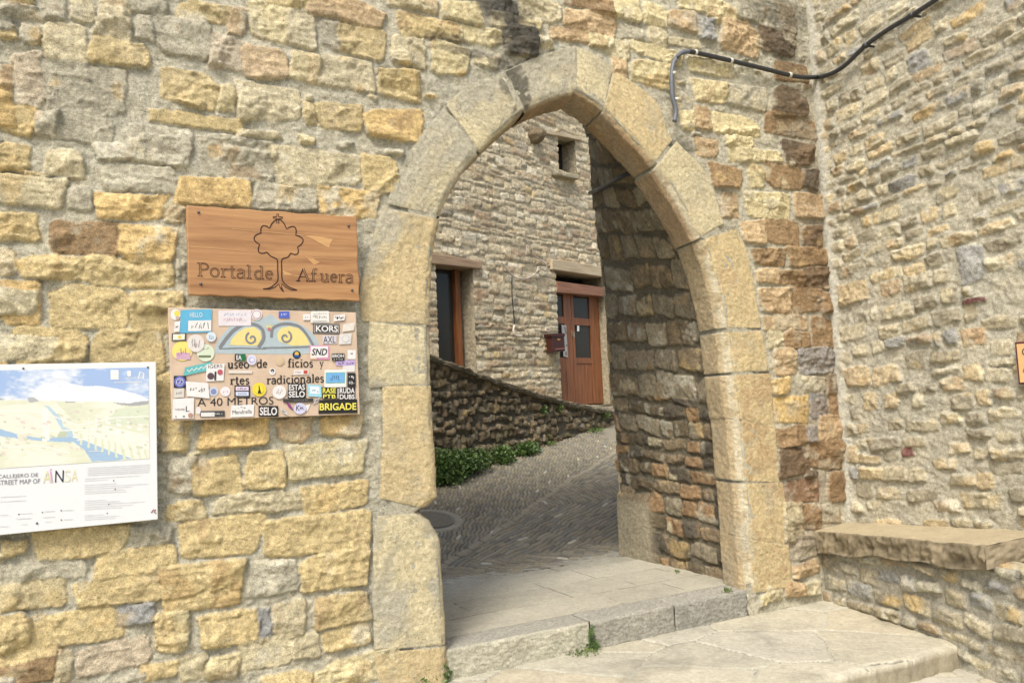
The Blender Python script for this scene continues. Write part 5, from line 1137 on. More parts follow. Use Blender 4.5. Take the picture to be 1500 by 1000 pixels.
# stickers: kind, x, y, w, h, rotation, colour, label, list of drawings
W_ = (232, 230, 226)
def rr(x0, y0, x1, y1, f=3): return ((f(x0, y0)[0]+f(x1, y1)[0])/2, (f(x0, y0)[1]+f(x1, y1)[1])/2, abs(f(x1, y1)[0]-f(x0, y0)[0]), abs(f(x1, y1)[1]-f(x0, y0)[1])) if callable(f) else None
STK = [
 ('c', *rr(55, 70, 135, 160, z3), 0, W_, [('c', (240, 214, 90), .15, -.1, .3), ('c', (190, 170, 160), .2, .3, .2)]),
 ('r', *rr(135, 75, 390, 262, z3), 1, (96, 178, 212), [('t', 'HELLO', W_, 0, -.28, .4, .2), ('b', W_, .12, .2, .74, .46), ('s', (40, 40, 40), .14, .2, .6, .3, 5)]),
 ('r', *rr(85, 170, 130, 255, z3), 4, W_, [('s', (50, 50, 50), 0, 0, .5, .4, 3)]),
 ('r', *rr(65, 265, 180, 328, z3), 2, (60, 62, 60), [('b', (232, 232, 214), 0, 0, .84, .74), ('c', (226, 206, 80), .05, 0, .22)]),
 ('c', *rr(190, 275, 330, 420, z3), 0, (224, 218, 212), [('s', (120, 116, 112), 0, 0, .5, .5, 4)]),
 ('c', *rr(345, 255, 425, 335, z3), 0, (214, 226, 232), [('s', (110, 160, 190), 0, 0, .5, .6, 3)]),
 ('c', *rr(68, 330, 232, 492, z3), 0, (238, 222, 120), [('b', (206, 168, 190), .05, .25, .7, .34), ('s', (170, 110, 140), 0, .05, .5, .5, 4)]),
 ('c', *rr(268, 355, 412, 497, z3), 0, (214, 226, 200), [('b', (110, 120, 90), -.05, .2, .7, .12), ('s', (150, 160, 140), 0, -.2, .4, .2, 2)]),
 ('r', *rr(165, 520, 385, 590, z3), 12, (100, 186, 186), [('z', W_, 0, 0, .8, .3, 9)]),
 ('r', *rr(345, 515, 490, 655, z3), 3, W_, [('t', 'IGERS', (70, 70, 70), 0, -.36, .8, .2), ('c', (90, 70, 76), -.24, .2, .2), ('c', (186, 90, 100), .28, .0, .16), ('b', (60, 60, 60), .02, .2, .1, .5)]),
 ('r', *rr(80, 612, 180, 710, z3), 0, (40, 42, 60), [('c', (110, 116, 190), 0, 0, .46), ('c', (220, 220, 234), 0, 0, .3), ('c', (80, 88, 170), 0, 0, .25), ('t', 'Z', W_, 0, 0, .28, .28)]),
 ('r', *rr(183, 665, 368, 788, z3), -5, W_, [('s', (50, 50, 50), 0, -.02, .8, .36, 6)]),
 ('c', *rr(367, 702, 443, 778, z3), 0, (200, 206, 222), [('c', (130, 140, 180), 0, 0, .3)]),
 ('c', *rr(460, 700, 540, 780, z3), 0, (232, 226, 228), [('s', (190, 150, 160), 0, 0, .5, .5, 3)]),
 ('r', *rr(575, 690, 700, 785, z3), 0, (46, 46, 50), [('b', (222, 206, 222), 0, -.22, .84, .34), ('b', (206, 216, 236), 0, .22, .84, .34), ('s', (90, 80, 110), 0, -.22, .6, .14, 5), ('s', (90, 80, 110), 0, .22, .6, .14, 5)]),
 ('c', *rr(720, 668, 832, 780, z3), 0, (236, 214, 60), [('c', (200, 180, 40), 0, 0, .36), ('c', (238, 218, 70), 0, 0, .33), ('p', (40, 34, 24), [(-.12, .28), (-.02, -.05), (-.06, -.25), (.02, -.28), (.05, -.05), (.16, .28)])]),
 ('r', *rr(80, 716, 165, 790, z3), 2, (214, 210, 200), [('s', (130, 126, 120), 0, 0, .5, .4, 4)]),
 ('r', *rr(72, 795, 242, 962, z3), 1, W_, [('t', 'L', (40, 40, 40), .22, .02, .18, .26), ('t', 'THEONIL', (120, 120, 120), -.16, .04, .5, .1), ('c', (180, 140, 120), .36, .34, .12), ('b', (60, 60, 60), .04, .38, .1, .05), ('b', (60, 60, 60), -.34, .38, .05, .05)]),
 ('c', *rr(258, 862, 302, 925, z3), 0, (226, 222, 216), []),
 ('r', *rr(298, 898, 497, 946, z3), 1, (70, 70, 70), [('b', (224, 224, 220), -.2, .08, .56, .7), ('s', W_, .2, 0, .4, .3, 5)]),
 ('r', *rr(545, 850, 732, 945, z3), 3, W_, [('t', 'Mendrella', (50, 46, 44), 0, .08, .84, .34), ('s', (90, 90, 90), -.05, -.28, .4, .1, 3)]),
 ('r', *rr(770, 856, 930, 944, z3), 0, (34, 34, 34), [('t', 'SELO', W_, 0, 0, .88, .74, 'B')]),
 ('r', *rr(578, 435, 665, 492, z3), 0, (40, 40, 38), [('b', (30, 110, 70), .2, 0, .58, .98), ('t', 'EA', W_, -.12, 0, .5, .66, 'B')]),
 ('c', *rr(676, 440, 754, 525, z3), 0, (214, 212, 228), [('c', (180, 182, 214), 0, 0, .32), ('c', (226, 224, 232), .05, 0, .2)]),
 ('r', *rr(443, 80, 710, 205, z3), 1, (226, 220, 222), [('s', (150, 180, 206), 0, -.24, .7, .2, 8), ('s', (214, 170, 180), 0, .1, .7, .25, 9)]),
 ('c', *rr(712, 70, 800, 160, z3), 0, W_, [('c', (176, 140, 160), 0, 0, .42), ('c', (228, 222, 222), 0, 0, .34)]),
 ('r', *rr(130, 88, 215, 143, z4), 0, (84, 104, 190), [('s', (220, 226, 240), 0, 0, .5, .3, 4)]),
 ('r', *rr(328, 110, 386, 160, z4), 1, W_, [('s', (160, 160, 160), 0, 0, .4, .3, 2)]),
 ('r', *rr(390, 87, 540, 182, z4), 0, (232, 230, 222), [('s', (120, 120, 110), 0, .0, .8, .3, 8), ('s', (160, 160, 150), 0, -.3, .7, .1, 7), ('b', (150, 150, 140), 0, .36, .8, .04)]),
 ('r', *rr(576, 116, 668, 165, z4), 6, W_, [('s', (30, 30, 30), 0, 0, .8, .6, 7)]),
 ('r', *rr(407, 188, 626, 270, z4), -1, (54, 52, 50), [('b', (210, 208, 204), 0, 0, .92, .84), ('b', (60, 58, 56), 0, 0, .88, .76), ('t', 'KORS', W_, .02, 0, .82, .62, 'B')]),
 ('r', *rr(485, 284, 600, 352, z4), 0, (206, 202, 206), [('t', 'AXL', (60, 60, 66), 0, 0, .86, .8)]),
 ('r', *rr(383, 366, 538, 478, z4), 0, (226, 150, 190), [('b', (240, 206, 170), -.32, .2, .34, .58), ('b', W_, .0, -.03, .9, .82), ('t', 'SND', (26, 26, 26), 0, -.03, .82, .5, 'I')]),
 ('r', *rr(620, 270, 720, 354, z4), 4, (220, 218, 212), [('c', (180, 178, 172), .05, 0, .36), ('c', (222, 220, 214), .05, 0, .32)]),
 ('r', *rr(650, 186, 745, 250, z4), 8, (224, 218, 206), []),
 ('r', *rr(562, 430, 664, 490, z4), 1, (44, 42, 40), [('t', 'EROH', W_, 0, -.16, .9, .44, 'B'), ('s', W_, 0, .28, .8, .2, 5)]),
 ('r', *rr(690, 402, 756, 476, z4), 0, W_, [('s', (60, 60, 60), 0, -.1, .3, .2, 3)]),
 ('r', *rr(592, 484, 750, 530, z4), 0, (190, 170, 214), [('s', (70, 60, 80), -.2, .1, .3, .4, 4), ('s', (70, 60, 80), .24, .1, .36, .4, 5)]),
 ('r', *rr(650, 530, 748, 582, z4), 2, (222, 220, 216), []),
 ('r', *rr(500, 562, 680, 706, z4), 1, (236, 236, 230), [('b', (120, 186, 140), 0, -.04, .88, .62), ('b', (116, 176, 224), 0, -.04, .82, .56), ('s', (70, 100, 140), 0, -.04, .5, .3, 6)]),
 ('r', *rr(690, 592, 756, 702, z4), 0, (40, 38, 38), [('s', W_, 0, -.2, .7, .26, 4), ('s', W_, 0, .2, .7, .26, 4)]),
 ('r', *rr(482, 706, 600, 800, z4), 0, (36, 36, 32), [('t', 'RASE', (232, 226, 90), 0, -.22, .92, .46, 'B'), ('t', 'PTB', (232, 226, 90), 0, .28, .88, .34, 'B')]),
 ('r', *rr(603, 704, 752, 806, z4), 0, (40, 38, 38), [('t', 'RUDA', W_, .06, -.22, .82, .44, 'B'), ('t', 'DUBS', W_, .06, .27, .82, .38, 'B'), ('b', W_, -.44, 0, .05, .8)]),
 ('r', *rr(456, 806, 768, 918, z4), 1, (34, 32, 28), [('t', 'BRIGADE', (238, 226, 96), 0, .0, .96, .52, 'B')]),
 ('r', *rr(204, 674, 350, 796, z4), 1, (34, 34, 34), [('t', 'ESTAS', W_, 0, -.24, .9, .38, 'B'), ('t', 'SELO', W_, 0, .22, .9, .42, 'B')]),
 ('r', *rr(368, 686, 478, 782, z4), -3, (156, 212, 230), [('b', (232, 240, 242), 0, -.05, .7, .6), ('s', (130, 190, 210), 0, 0, .5, .3, 4)]),
 ('c', *rr(78, 688, 190, 800, z4), 0, (230, 226, 222), [('s', (190, 184, 180), 0, 0, .5, .5, 4)]),
 ('r', *rr(163, 798, 410, 826, z4), 1, (60, 58, 56), [('s', (140, 140, 140), .1, 0, .5, .3, 8)]),
 ('c', *rr(243, 408, 308, 474, z4), 0, (34, 44, 60), [('c', (226, 184, 70), 0, -.12, .26), ('b', (50, 90, 150), 0, .16, .6, .26)]),
 ('c', *rr(52, 550, 104, 606, z4), 0, W_, [('c', (50, 50, 50), 0, -.12, .28), ('c', (200, 200, 200), 0, .06, .18)]),
 ('r', *rr(250, 562, 372, 604, z4), 1, (226, 220, 214), [('b', (190, 80, 60), .3, 0, .26, .7), ('s', (140, 140, 150), -.2, 0, .4, .2, 4)]),
 ('r', *rr(196, 830, 240, 886, z4), -30, (140, 60, 130), []), ('r', *rr(142, 884, 204, 926, z4), -30, (206, 206, 206), [('s', (60, 60, 60), 0, 0, .6, .4, 4)]),
 ('c', *rr(252, 832, 352, 924, z4), 0, (206, 206, 230), [('t', 'K', (40, 40, 60), -.16, -.05, .3, .5), ('s', (60, 60, 80), .14, 0, .3, .3, 3)]),
 ('r', *rr(338, 845, 378, 905, z4), 20, W_, []),
 ('c', *rr(100, 452, 175, 530, z4), 0, (206, 186, 160), [('c', (220, 190, 120), 0, 0, .36), ('c', (206, 186, 164), 0, 0, .28)]),
 ('r', *rr(525, 568, 718, 592, z3), 0, (222, 214, 204), []),
 ('r', *rr(414, 792, 460, 840, z4), 30, (200, 196, 196), [('s', (60, 60, 60), 0, 0, .5, .4, 3)]),
]
random.seed(12)
for n_, s in enumerate(STK):
    kind, cx, cy, w, h, rot, col, dr_ = s; e = .0030+.0009*(n_ % 6)
    R_ = math.radians(rot); tf = lambda a, b: (cx+a*w*math.cos(R_)-b*h*math.sin(R_)*1.0, cy+a*w*math.sin(R_)*-1+b*h*math.cos(R_))
    if kind == 'c': pts = [tf(.5*math.cos(2*math.pi*k/26), .5*math.sin(2*math.pi*k/26)) for k in range(26)]
    else: pts = [tf(a+random.uniform(-.012, .012), b+random.uniform(-.02, .02)) for a, b in ((-.5, -.5), (.5, -.5), (.5, .5), (-.5, .5))]
    mb = MB(); t = [B.S(x, y, e) for x, y in pts]; mb.prism([p-W1.n*.0010 for p in t], t); st = mb.build('sticker', sm(col), sbd)
    lay = {}
    for di, d in enumerate(dr_):
        e2 = e+.0007+.0006*di; m = lay.setdefault(d[2] if d[0] == 't' else d[1], MB())
        if d[0] == 't':
            _, tx, c2, a, b, tw, th = d[:7]; fl_ = d[7] if len(d) > 7 else ''
            B.text(m, tx, tf(a-tw/2, b+th/2), tf(a+tw/2, b+th/2), th*h, e2, bold=fl_ in ('B', 'I'), shear=.25 if fl_ == 'I' else 0)
        elif d[0] == 'b': _, c2, a, b, tw, th = d; B.poly(m, [tf(a-tw/2, b-th/2), tf(a+tw/2, b-th/2), tf(a+tw/2, b+th/2), tf(a-tw/2, b+th/2)], e2)
        elif d[0] == 'c': _, c2, a, b, rd_ = d; q = min(w, h); B.poly(m, [(tf(a, b)[0]+q*rd_*math.cos(2*math.pi*k/18), tf(a, b)[1]+q*rd_*math.sin(2*math.pi*k/18)) for k in range(18)], e2)
        elif d[0] == 'p': B.poly(m, [tf(*p) for p in d[2]], e2)
        elif d[0] in 'sz':
            _, c2, a, b, tw, th, k_ = d
            if d[0] == 'z': B.rib(m, [tf(a-tw/2+tw*i/k_, b+th*(.5 if i % 2 else -.5)) for i in range(k_+1)], 1.6, e2)
            else:
                for i in range(k_):
                    x0 = a-tw/2+tw*(i+.5)/k_; B.rib(m, [tf(x0+tw/k_*random.uniform(-.4, .4), b+th*random.uniform(-.5, .5)) for _ in range(4)], .8, e2)
    for c2, m in lay.items():
        if m.v: m.build('sticker_print', sm(c2), st)
# ================================================================ STREET MAP PANEL
mp_ = thing('map_panel', W1.at(80, 650, .05), 'white street map panel with a painted mountain and river view', 'sign')
B = Board(W1, .075)
ur, vt = W1.uv(228.5, 530, .075); _, vb_ = W1.uv(236, 760, .075); ul = W1.uv(-150, 640, .075)[0]
M_PAN = simple_mat('white_enamel_panel', (.60, .615, .61), .35, var=.02, bump=0)
mb = MB(); mb.box(W1.P(ul, vb_, .057), W1.d*(ur-ul), W1.n*.018, (0, 0, vt-vb_)); mb.build('panel', M_PAN, mp_, bevel=.003)
mb = MB(); mb.box(W1.P(ul+.03, vb_+.03, .0), W1.d*(ur-ul-.06), W1.n*.056, (0, 0, vt-vb_-.06)); mb.build('mounting_frame', simple_mat('galvanised_frame', (.3, .3, .3), .5, .6), mp_)
pu1, pv1 = W1.uv(217.5, 538, .077); pv0 = W1.uv(222, 671, .077)[1]
Ug, Vg = np.meshgrid(np.linspace(ul+.02, pu1, 520), np.linspace(pv0, pv1, 170), indexing='ij')
Pp = W1.P(Ug, Vg, .0765)
rel_ = Pp-CAMP; zc = rel_@_f; X5 = (750+FPX*(rel_@_R)/zc)*3.704; Y5 = (500-FPX*(rel_@_U)/zc-520)*3.704   # the artwork's own layout
nz = fbm(X5/300, Y5/300, 2, 5, 900); nz2 = fbm(X5/300, Y5/120, 9, 4, 905)
def ip(pts): return inside([tuple(p) for p in pts], X5+5*nz2, Y5+5*nz2)
c = lambda *a: lin(a)*.74
sky = c(104, 160, 224)*(1-.0*nz[..., None]); cl = sstep(-.15, .55, nz+.35*nz2+ (330-X5)/1100)[..., None]; IM = sky*(1-cl)+c(226, 236, 244)*cl
land = Y5 > 243+6*nz2; lc = sstep(-.4, .5, nz+.5*nz2)[..., None]; LA = c(236, 236, 212)*(1-lc)+c(216, 222, 178)*lc; IM = np.where(land[..., None], LA, IM)
def paint(pts, col, n=0.06):
    global IM
    IM = np.where(ip(pts)[..., None], np.asarray(col)*(1+n*nz2[..., None]*2), IM)
paint([(175, 245), (188, 195), (225, 165), (260, 148), (300, 158), (326, 175), (350, 155), (375, 150), (440, 165), (560, 170), (690, 195), (760, 215), (806, 240), (806, 252), (740, 266), (600, 250), (400, 254)], c(240, 241, 243), .03)
paint([(148, 232), (185, 228), (215, 250), (160, 258)], c(140, 146, 150)); paint([(610, 254), (700, 262), (806, 246), (806, 268), (700, 276), (640, 268)], c(120, 128, 132)); paint([(330, 252), (410, 252), (410, 258), (340, 257)], c(110, 112, 112))
paint([(-600, 215), (-40, 222), (30, 240), (-60, 248), (-600, 250)], c(120, 132, 140))
paint([(560, 370), (640, 290), (820, 280), (830, 370), (700, 375)], c(204, 218, 178)); paint([(340, 270), (440, 260), (470, 330), (400, 350)], c(214, 220, 180)); paint([(300, 250), (350, 250), (420, 300), (400, 355)], c(210, 216, 176))
paint([(-600, 300), (0, 275), (200, 262), (270, 300), (330, 385), (250, 440), (0, 395), (-600, 370)], c(238, 234, 206)); paint([(390, 430), (560, 380), (830, 440), (830, 560), (700, 565), (480, 470)], c(232, 236, 212))
paint([(240, 272), (268, 278), (330, 340), (345, 390), (385, 400), (398, 440), (370, 445), (325, 385), (290, 325)], c(150, 196, 218))
paint([(-600, 380), (0, 400), (100, 428), (230, 452), (370, 440), (440, 455), (600, 520), (720, 562), (500, 578), (455, 510), (400, 472), (250, 468), (0, 440), (-600, 430)], c(112, 170, 212))
paint([(308, 445), (330, 403), (365, 415), (360, 445)], c(168, 184, 140)); paint([(225, 290), (262, 290), (268, 460), (232, 470)], c(240, 238, 226)); paint([(90, 425), (145, 435), (150, 470), (100, 462)], c(226, 218, 190))
tw = (np.sin(X5*.16+2*nz*3) > .55) & (Y5 > 420+.25*(X5-420)) & (X5 > 420) & (Y5 < 480+.35*(X5-420)); IM = np.where(tw[..., None], c(214, 220, 170), IM)
hs = (np.sin(X5*.11) > .2) & (np.sin((Y5-.22*X5)*.22) > .1) & (X5 > 480) & (X5 < 800) & (np.abs(Y5-350-.2*(X5-480)) < 34); IM = np.where(hs[..., None], c(242, 240, 236), IM)
ra_ = np.random.default_rng(5)
for _ in range(170):
    x, y = ra_.uniform(-500, 800), ra_.uniform(300, 555); w_, h_ = ra_.uniform(5, 14), ra_.uniform(3, 7)
    mk_ = (np.abs(X5-x) < w_) & (np.abs(Y5-y-.2*(X5-x)) < h_) & (IM[..., 2] < IM[..., 0]*1.02); IM = np.where(mk_[..., None], [c(238, 232, 222), c(214, 196, 176), c(176, 190, 140), c(196, 204, 160)][int(ra_.integers(4))], IM)
for pts_ in ([(-400, 330), (100, 300), (240, 310), (420, 380), (620, 340), (820, 330)], [(240, 300), (250, 470)], [(260, 410), (520, 400), (830, 470)], [(-400, 520), (0, 500), (220, 490), (380, 530)], [(420, 460), (640, 420), (830, 520)]):
    for (xa, ya), (xb, yb) in zip(pts_[:-1], pts_[1:]):
        t_ = np.clip(((X5-xa)*(xb-xa)+(Y5-ya)*(yb-ya))/((xb-xa)**2+(yb-ya)**2), 0, 1); dd = np.hypot(X5-xa-t_*(xb-xa), Y5-ya-t_*(yb-ya)+5*nz); IM = np.where((dd < 3.2)[..., None], c(244, 240, 228), IM)
M_ART, nt, b_ = mat_new('printed_artwork'); at = nt.nodes.new('ShaderNodeAttribute'); at.attribute_name = 'Col'; nt.links.new(at.outputs[0], b_.inputs['Base Color']); b_.inputs['Roughness'].default_value = .3
grid_mesh('mountain_picture', Pp, M_ART, mp_, colors=np.clip(IM*.68+.62*.32, .01, .92))
z5 = lambda x, y: (x/3.704, 520+y/3.704)
tm = MB(); B.text(tm, 'CALLEJERO DE', z5(-12, 675), z5(206, 664), 7.2, .002); B.text(tm, 'STREET MAP OF', z5(-12, 705), z5(217, 694), 7.0, .002); tm.build('title_lettering', ink('grey_ink', lin((110, 112, 118))), mp_)
for ch_, x0, x1, y, col in (('A', 232, 275, 693, (226, 222, 170)), ('Í', 278, 290, 692, (220, 160, 200)), ('N', 298, 344, 690, (40, 44, 64)), ('S', 348, 382, 688, (232, 230, 206)), ('A', 386, 420, 686, (232, 228, 180))):
    m = MB(); B.text(m, ch_, z5(x0, y), z5(x1, y-2), 17.5 if ch_ != 'Í' else 21, .002); m.build('title_letter', sm(col), mp_)
fps = {}; rr_ = random.Random(9)
def line5(x0, x1, y, w, sl=-.055): B.rib(fps.setdefault((x0 > 440)+2*(x0 < 0)+4*(0 <= x0 < 440 and y > 820)+8*(0 <= x0 < 440 and y > 820 and x0 > 200)+16*(x0 < -200), MB()), [z5(x0, y), z5(x1, y+(x1-x0)*sl)], w, .002)
for k in range(5): line5(475, 815-rr_.randint(0, 60)*(k == 4), 612+k*10, .7)
for y, n in ((670, 2), (705, 3), (740, 2), (790, 3), (825, 2), (870, 3)):
    for k in range(n): line5(458+(k > 0)*0, 815-rr_.randint(10, 260), y+k*11, .65)
for x0, x1, y in ((0, 140, 770), (0, 140, 795), (0, 45, 868), (0, 45, 930), (110, 175, 860), (115, 150, 918), (85, 170, 888), (240, 300, 848), (230, 300, 880), (245, 280, 905), (340, 400, 842), (345, 395, 892)): line5(x0, x1, y, .8)
for x0 in (-330, -160): 
    for k in range(9): line5(x0, x0+130, 720+k*26, .7)
for fp in fps.values(): fp.build('small_print', sm((206, 207, 210)), mp_)
dt = MB()
for x, y in ((102, 862), (200, 912), (332, 842), (332, 893), (230, 852), (617, 680), (625, 726), (590, 808), (582, 857)): B.poly(dt, B.circ(z5(x, y), 1.1, 8), .0022)
dt.build('symbols', sm((120, 110, 110)), mp_)
lg = MB()
B.poly(lg, [z5(600, 80), z5(644, 80), z5(644, 132), z5(600, 132)], .0026); B.poly(lg, [z5(690, 85), z5(710, 85), z5(711, 112), z5(700, 118), z5(690, 112)], .0026); B.rib(lg, [z5(750, 128), z5(760, 90), z5(780, 100), z5(776, 128)], 2.2, .0026)
B.rib(lg, [z5(618, 148), z5(772, 147)], 1.0, .0026); B.rib(lg, [z5(680, 124), z5(724, 124)], .8, .0026); B.rib(lg, [z5(286, 128), z5(355, 128)], .9, .0026); B.rib(lg, [z5(480, 522), z5(560, 520)], .9, .0026); lg.build('white_marks', I_WHT, mp_)
em = MB(); B.rib(em, [z5(820, 855), z5(832, 838), z5(846, 838), z5(836, 850), z5(848, 858)], 1.6, .0024); em.build('corner_emblem', sm((150, 90, 84)), mp_)
for x, y in ((126, 72), (802, 66), (200, 911)):
    m = MB(); m.ball(B.S(*z5(x, y), .001), .005, 8, 5); m.build('screw', M_SCR, mp_, True)
# ================================================================ PLAQUE AT THE RIGHT EDGE
pq = thing('wall_plaque', W2.at(1510, 530, .03), 'ochre plaque with dark purple rim at the right edge of the side wall', 'sign')
B2 = Board(W2, .05); pu0 = W2.uv(1489, 530, .05)[0]; pvt = W2.uv(1489, 501, .05)[1]; pvb = W2.uv(1493, 563, .05)[1]
mb = MB(); mb.box(W2.P(pu0, pvb, .03), W2.d*.36, W2.n*.02, (0, 0, pvt-pvb)); mb.build('rim', simple_mat('purple_glaze', lin((84, 40, 52)), .3, var=.1), pq, bevel=.004)
mb = MB(); mb.box(W2.P(pu0+.012, pvb+.012, .05), W2.d*.336, W2.n*.003, (0, 0, pvt-pvb-.024)); mb.build('face', simple_mat('ochre_glaze', lin((226, 184, 128))*.85, .3, var=.06), pq)
m = MB(); B2.rib(m, sm2([(1503, 510), (1498.5, 512), (1498, 517), (1502, 520), (1506, 520)]), 1.4, .0045); B2.rib(m, [(1499, 545), (1501, 538), (1503, 534), (1506, 543)], 1.4, .0045); m.build('lettering', I_BLK, pq)
# ================================================================ CABLES ON THE GATE
M_CAB = simple_mat('black_cable_sheath', (.03, .032, .034), .45, var=.2, spec=.5); M_CLIP = simple_mat('pale_clip_plastic', lin((196, 192, 178)), .5); M_GRYC = simple_mat('grey_conduit', lin((92, 96, 102)), .45)
cb = thing('wall_cable', W1.at(1080, 95, .03), 'thick black cable clipped across the gate wall and swinging up the side wall', 'cable')
seg1 = [(988, 178), (990, 162), (985, 140), (984, 112), (987, 92), (996, 79), (1009, 75.5), (1022, 78), (1070, 89), (1120, 101), (1156, 110), (1178, 113.5), (1199, 113)]
seg2 = [(1206, 112), (1222, 106), (1240, 94), (1268, 67), (1300, 44), (1335, 23), (1372, -1), (1410, -28), (1450, -60)]
PA = cable_px(W1, seg1[:7], .045, .02, 6); PB = cable_px(W1, seg1[6:], .045, .02, 6)+cable_px(W2, seg2, .05, .02, 6)
mb = MB(); mb.tube(PA, .0165, 10); mb.build('grey_conduit', M_GRYC, cb, True)
mb = MB(); mb.tube(PB, .0175, 10); mb.build('black_cable', M_CAB, cb, True)
for x, y, dx, dy in ((986, 108, 0, 1), (991, 146, 0, 1), (1019, 77, 1, .2), (1071, 89, 1, .25), (1157, 110, 1, .2)):
    m = MB(); a, b = W1.at(x-dx*1.6, y-dy*1.6, .045), W1.at(x+dx*1.6, y+dy*1.6, .045); m.tube([a, b], .021, 10); m.build('clip', M_CLIP, cb, True)
for x, y in ((1200, 113), (1268, 67), (1335, 23)):
    m = MB(); p = W2.at(x, y, .05) if x > 1200 else W1.at(x, y, .05); m.ball(p, .028, 8, 6, (1, 1, .8))
    m.tube([p, p-W2.n*.045+W2.d*.04-tz*.02], [.012, .008], 6); m.build('cable_tie', M_CAB, cb, True)
pc = thing('passage_cable', W1.at(900, 268)+PASS*1.0, 'short dark cable crossing the upper passage wall under the arch', 'cable')
ua = hit(868, 283, W1.o+PASS*1.66, W1.n); ub_ = hit(930, 252, W1.o+PASS*.36, W1.n)
mb = MB(); mb.tube([ua-W1.d*.03, ua*.7+ub_*.3-W1.d*.035-tz*.01, ua*.35+ub_*.65-W1.d*.035, ub_-W1.d*.02], .018, 8); mb.build('cable_sheath', M_CAB, pc, True)
# ================================================================ PLANTS
def leafmat(name, c1, c2):
    m, nt, b = mat_new(name); N = nt.nodes; L = nt.links; tc = N.new('ShaderNodeTexCoord'); n = N.new('ShaderNodeTexNoise'); n.inputs['Scale'].default_value = 18; L.new(tc.outputs['Object'], n.inputs['Vector'])
    cr = N.new('ShaderNodeValToRGB'); cr.color_ramp.elements[0].position = .35; cr.color_ramp.elements[1].position = .65; cr.color_ramp.elements[0].color = (*c1, 1); cr.color_ramp.elements[1].color = (*c2, 1)
    L.new(n.outputs['Fac'], cr.inputs[0]); L.new(cr.outputs[0], b.inputs['Base Color']); b.inputs['Roughness'].default_value = .55; b.inputs['Transmission Weight'].default_value = 0.0
    b.inputs['Subsurface Weight'].default_value = 0.0; return m
M_LEAF = leafmat('leaf_green', (.028, .062, .012), (.12, .20, .045)); M_LEAF2 = leafmat('weed_green', (.06, .10, .02), (.14, .2, .05))
def leaves(mb, c, rx, n, size, rng, up=.35, squash=.6, n_=None):
    c = np.asarray(c, float)
    for _ in range(n):
        v = rng.normal(size=3); v /= np.linalg.norm(v); p = c+v*np.asarray(rx)*rng.random()**.4
        d = v*.6+rng.normal(size=3)*.6+np.array([0, 0, up]); d /= np.linalg.norm(d); s = size*rng.uniform(.6, 1.3)
        b = np.cross(d, rng.normal(size=3)); b /= np.linalg.norm(b)+1e-9; u_ = np.cross(b, d)
        mb.add([p, p+d*s*.5+b*s*.3+u_*s*.06, p+d*s, p+d*s*.5-b*s*.3+u_*s*.06], [(0, 1, 2, 3)])
rng = np.random.default_rng(77)
bush_spec = [((650, 702), .30, .31, 3000, 'tallest leafy green plants at the wall foot beside the left jamb'), ((686, 688), .30, .25, 3000, 'second clump of leafy green plants from the jamb'), ((722, 673), .30, .20, 2600, 'third clump of leafy green plants from the jamb'), ((760, 661), .28, .13, 2200, 'lowest and farthest clump of leafy plants along the wall foot')]
for (px, py), r, hz, n, lab in bush_spec:
    p = street_hit(px, py+4); p = p+WR.n*.02
    g_ = thing('leafy_plant', p, lab, 'plant', 'green plants along the retaining wall foot'); m = MB()
    for k in range(7):
        q = p+WR.d*rng.uniform(-.8, .8)*r*1.3+WR.n*rng.uniform(-.3, .35)*r+tz*rng.uniform(.1, .7)*hz; q[2] = max(q[2], p[2]+.04)
        leaves(m, q, (r*.55, r*.55, hz*.6), n//7, .042, rng)
    m.build('leaves', M_LEAF, g_)
    m = MB()
    for k in range(9):
        a = p+WR.d*rng.uniform(-.7, .7)*r; m.tube([a-tz*.02, a+tz*hz*.5+WR.n*rng.uniform(-.04, .06), a+tz*hz*rng.uniform(.9, 1.3)+WR.d*rng.uniform(-.1, .1)], [.005, .004, .002], 5)
    m.build('stems', M_LEAF2, g_)
def tuft(p, r, hz, n, lab, size=.03, mat=None, grp=None):
    g_ = thing('weed_tuft', p, lab, 'weed', grp); m = MB()
    leaves(m, np.asarray(p)+tz*hz*.35, (r, r, hz*.6), n, size, rng, up=.5); m.build('leaves', mat or M_LEAF2, g_)
    m = MB()
    for k in range(4):
        a = np.asarray(p)+np.array([rng.uniform(-.5, .5)*r, rng.uniform(-.5, .5)*r, -.01]); m.tube([a, a+tz*hz*rng.uniform(.5, 1)], [.002, .001], 4)
    m.build('stems', M_LEAF2, g_)
tuft(hitz(852, 955, .0), .12, .035, 420, 'mossy weed spreading on the paving below the kerb joint', .018)
kj = W1P(np.array(ku[1]), np.array(kd0-.012), np.array(.10))
g_ = thing('joint_weed', W1P(np.array(ku[1]), np.array(kd0-.012), np.array(.0)), 'green weed climbing the joint between the kerb blocks', 'weed'); m = MB(); leaves(m, kj, (.02, .015, .07), 140, .016, rng); leaves(m, kj-tz*.07, (.045, .02, .03), 110, .018, rng); m.build('leaves', M_LEAF, g_)
tuft(hitz(643, 996, .0)+W1.n*.05, .045, .12, 240, 'green weed at the kerb corner under the left jamb', .03, M_LEAF)
tuft(hitz(608, 1002, .0)+W1.n*.06, .06, .10, 220, 'low weed left of the kerb corner weed', .025, M_LEAF)
tuft(hitz(572, 1003, .0)+W1.n*.06, .04, .10, 130, 'small weed at the wall foot, leftmost along the frame bottom', .022, M_LEAF2)
tuft(hitz(1168, 880, .0), .018, .02, 40, 'tiny bright weed at the wall foot beside the bench', .016)
tuft(hitz(1250, 884, .01), .018, .02, 40, 'tiny bright weed at the near left of the bench foot', .016)
tuft(hitz(1327, 910, .01), .02, .02, 40, 'tiny weed below the round cobble of the bench base', .016)
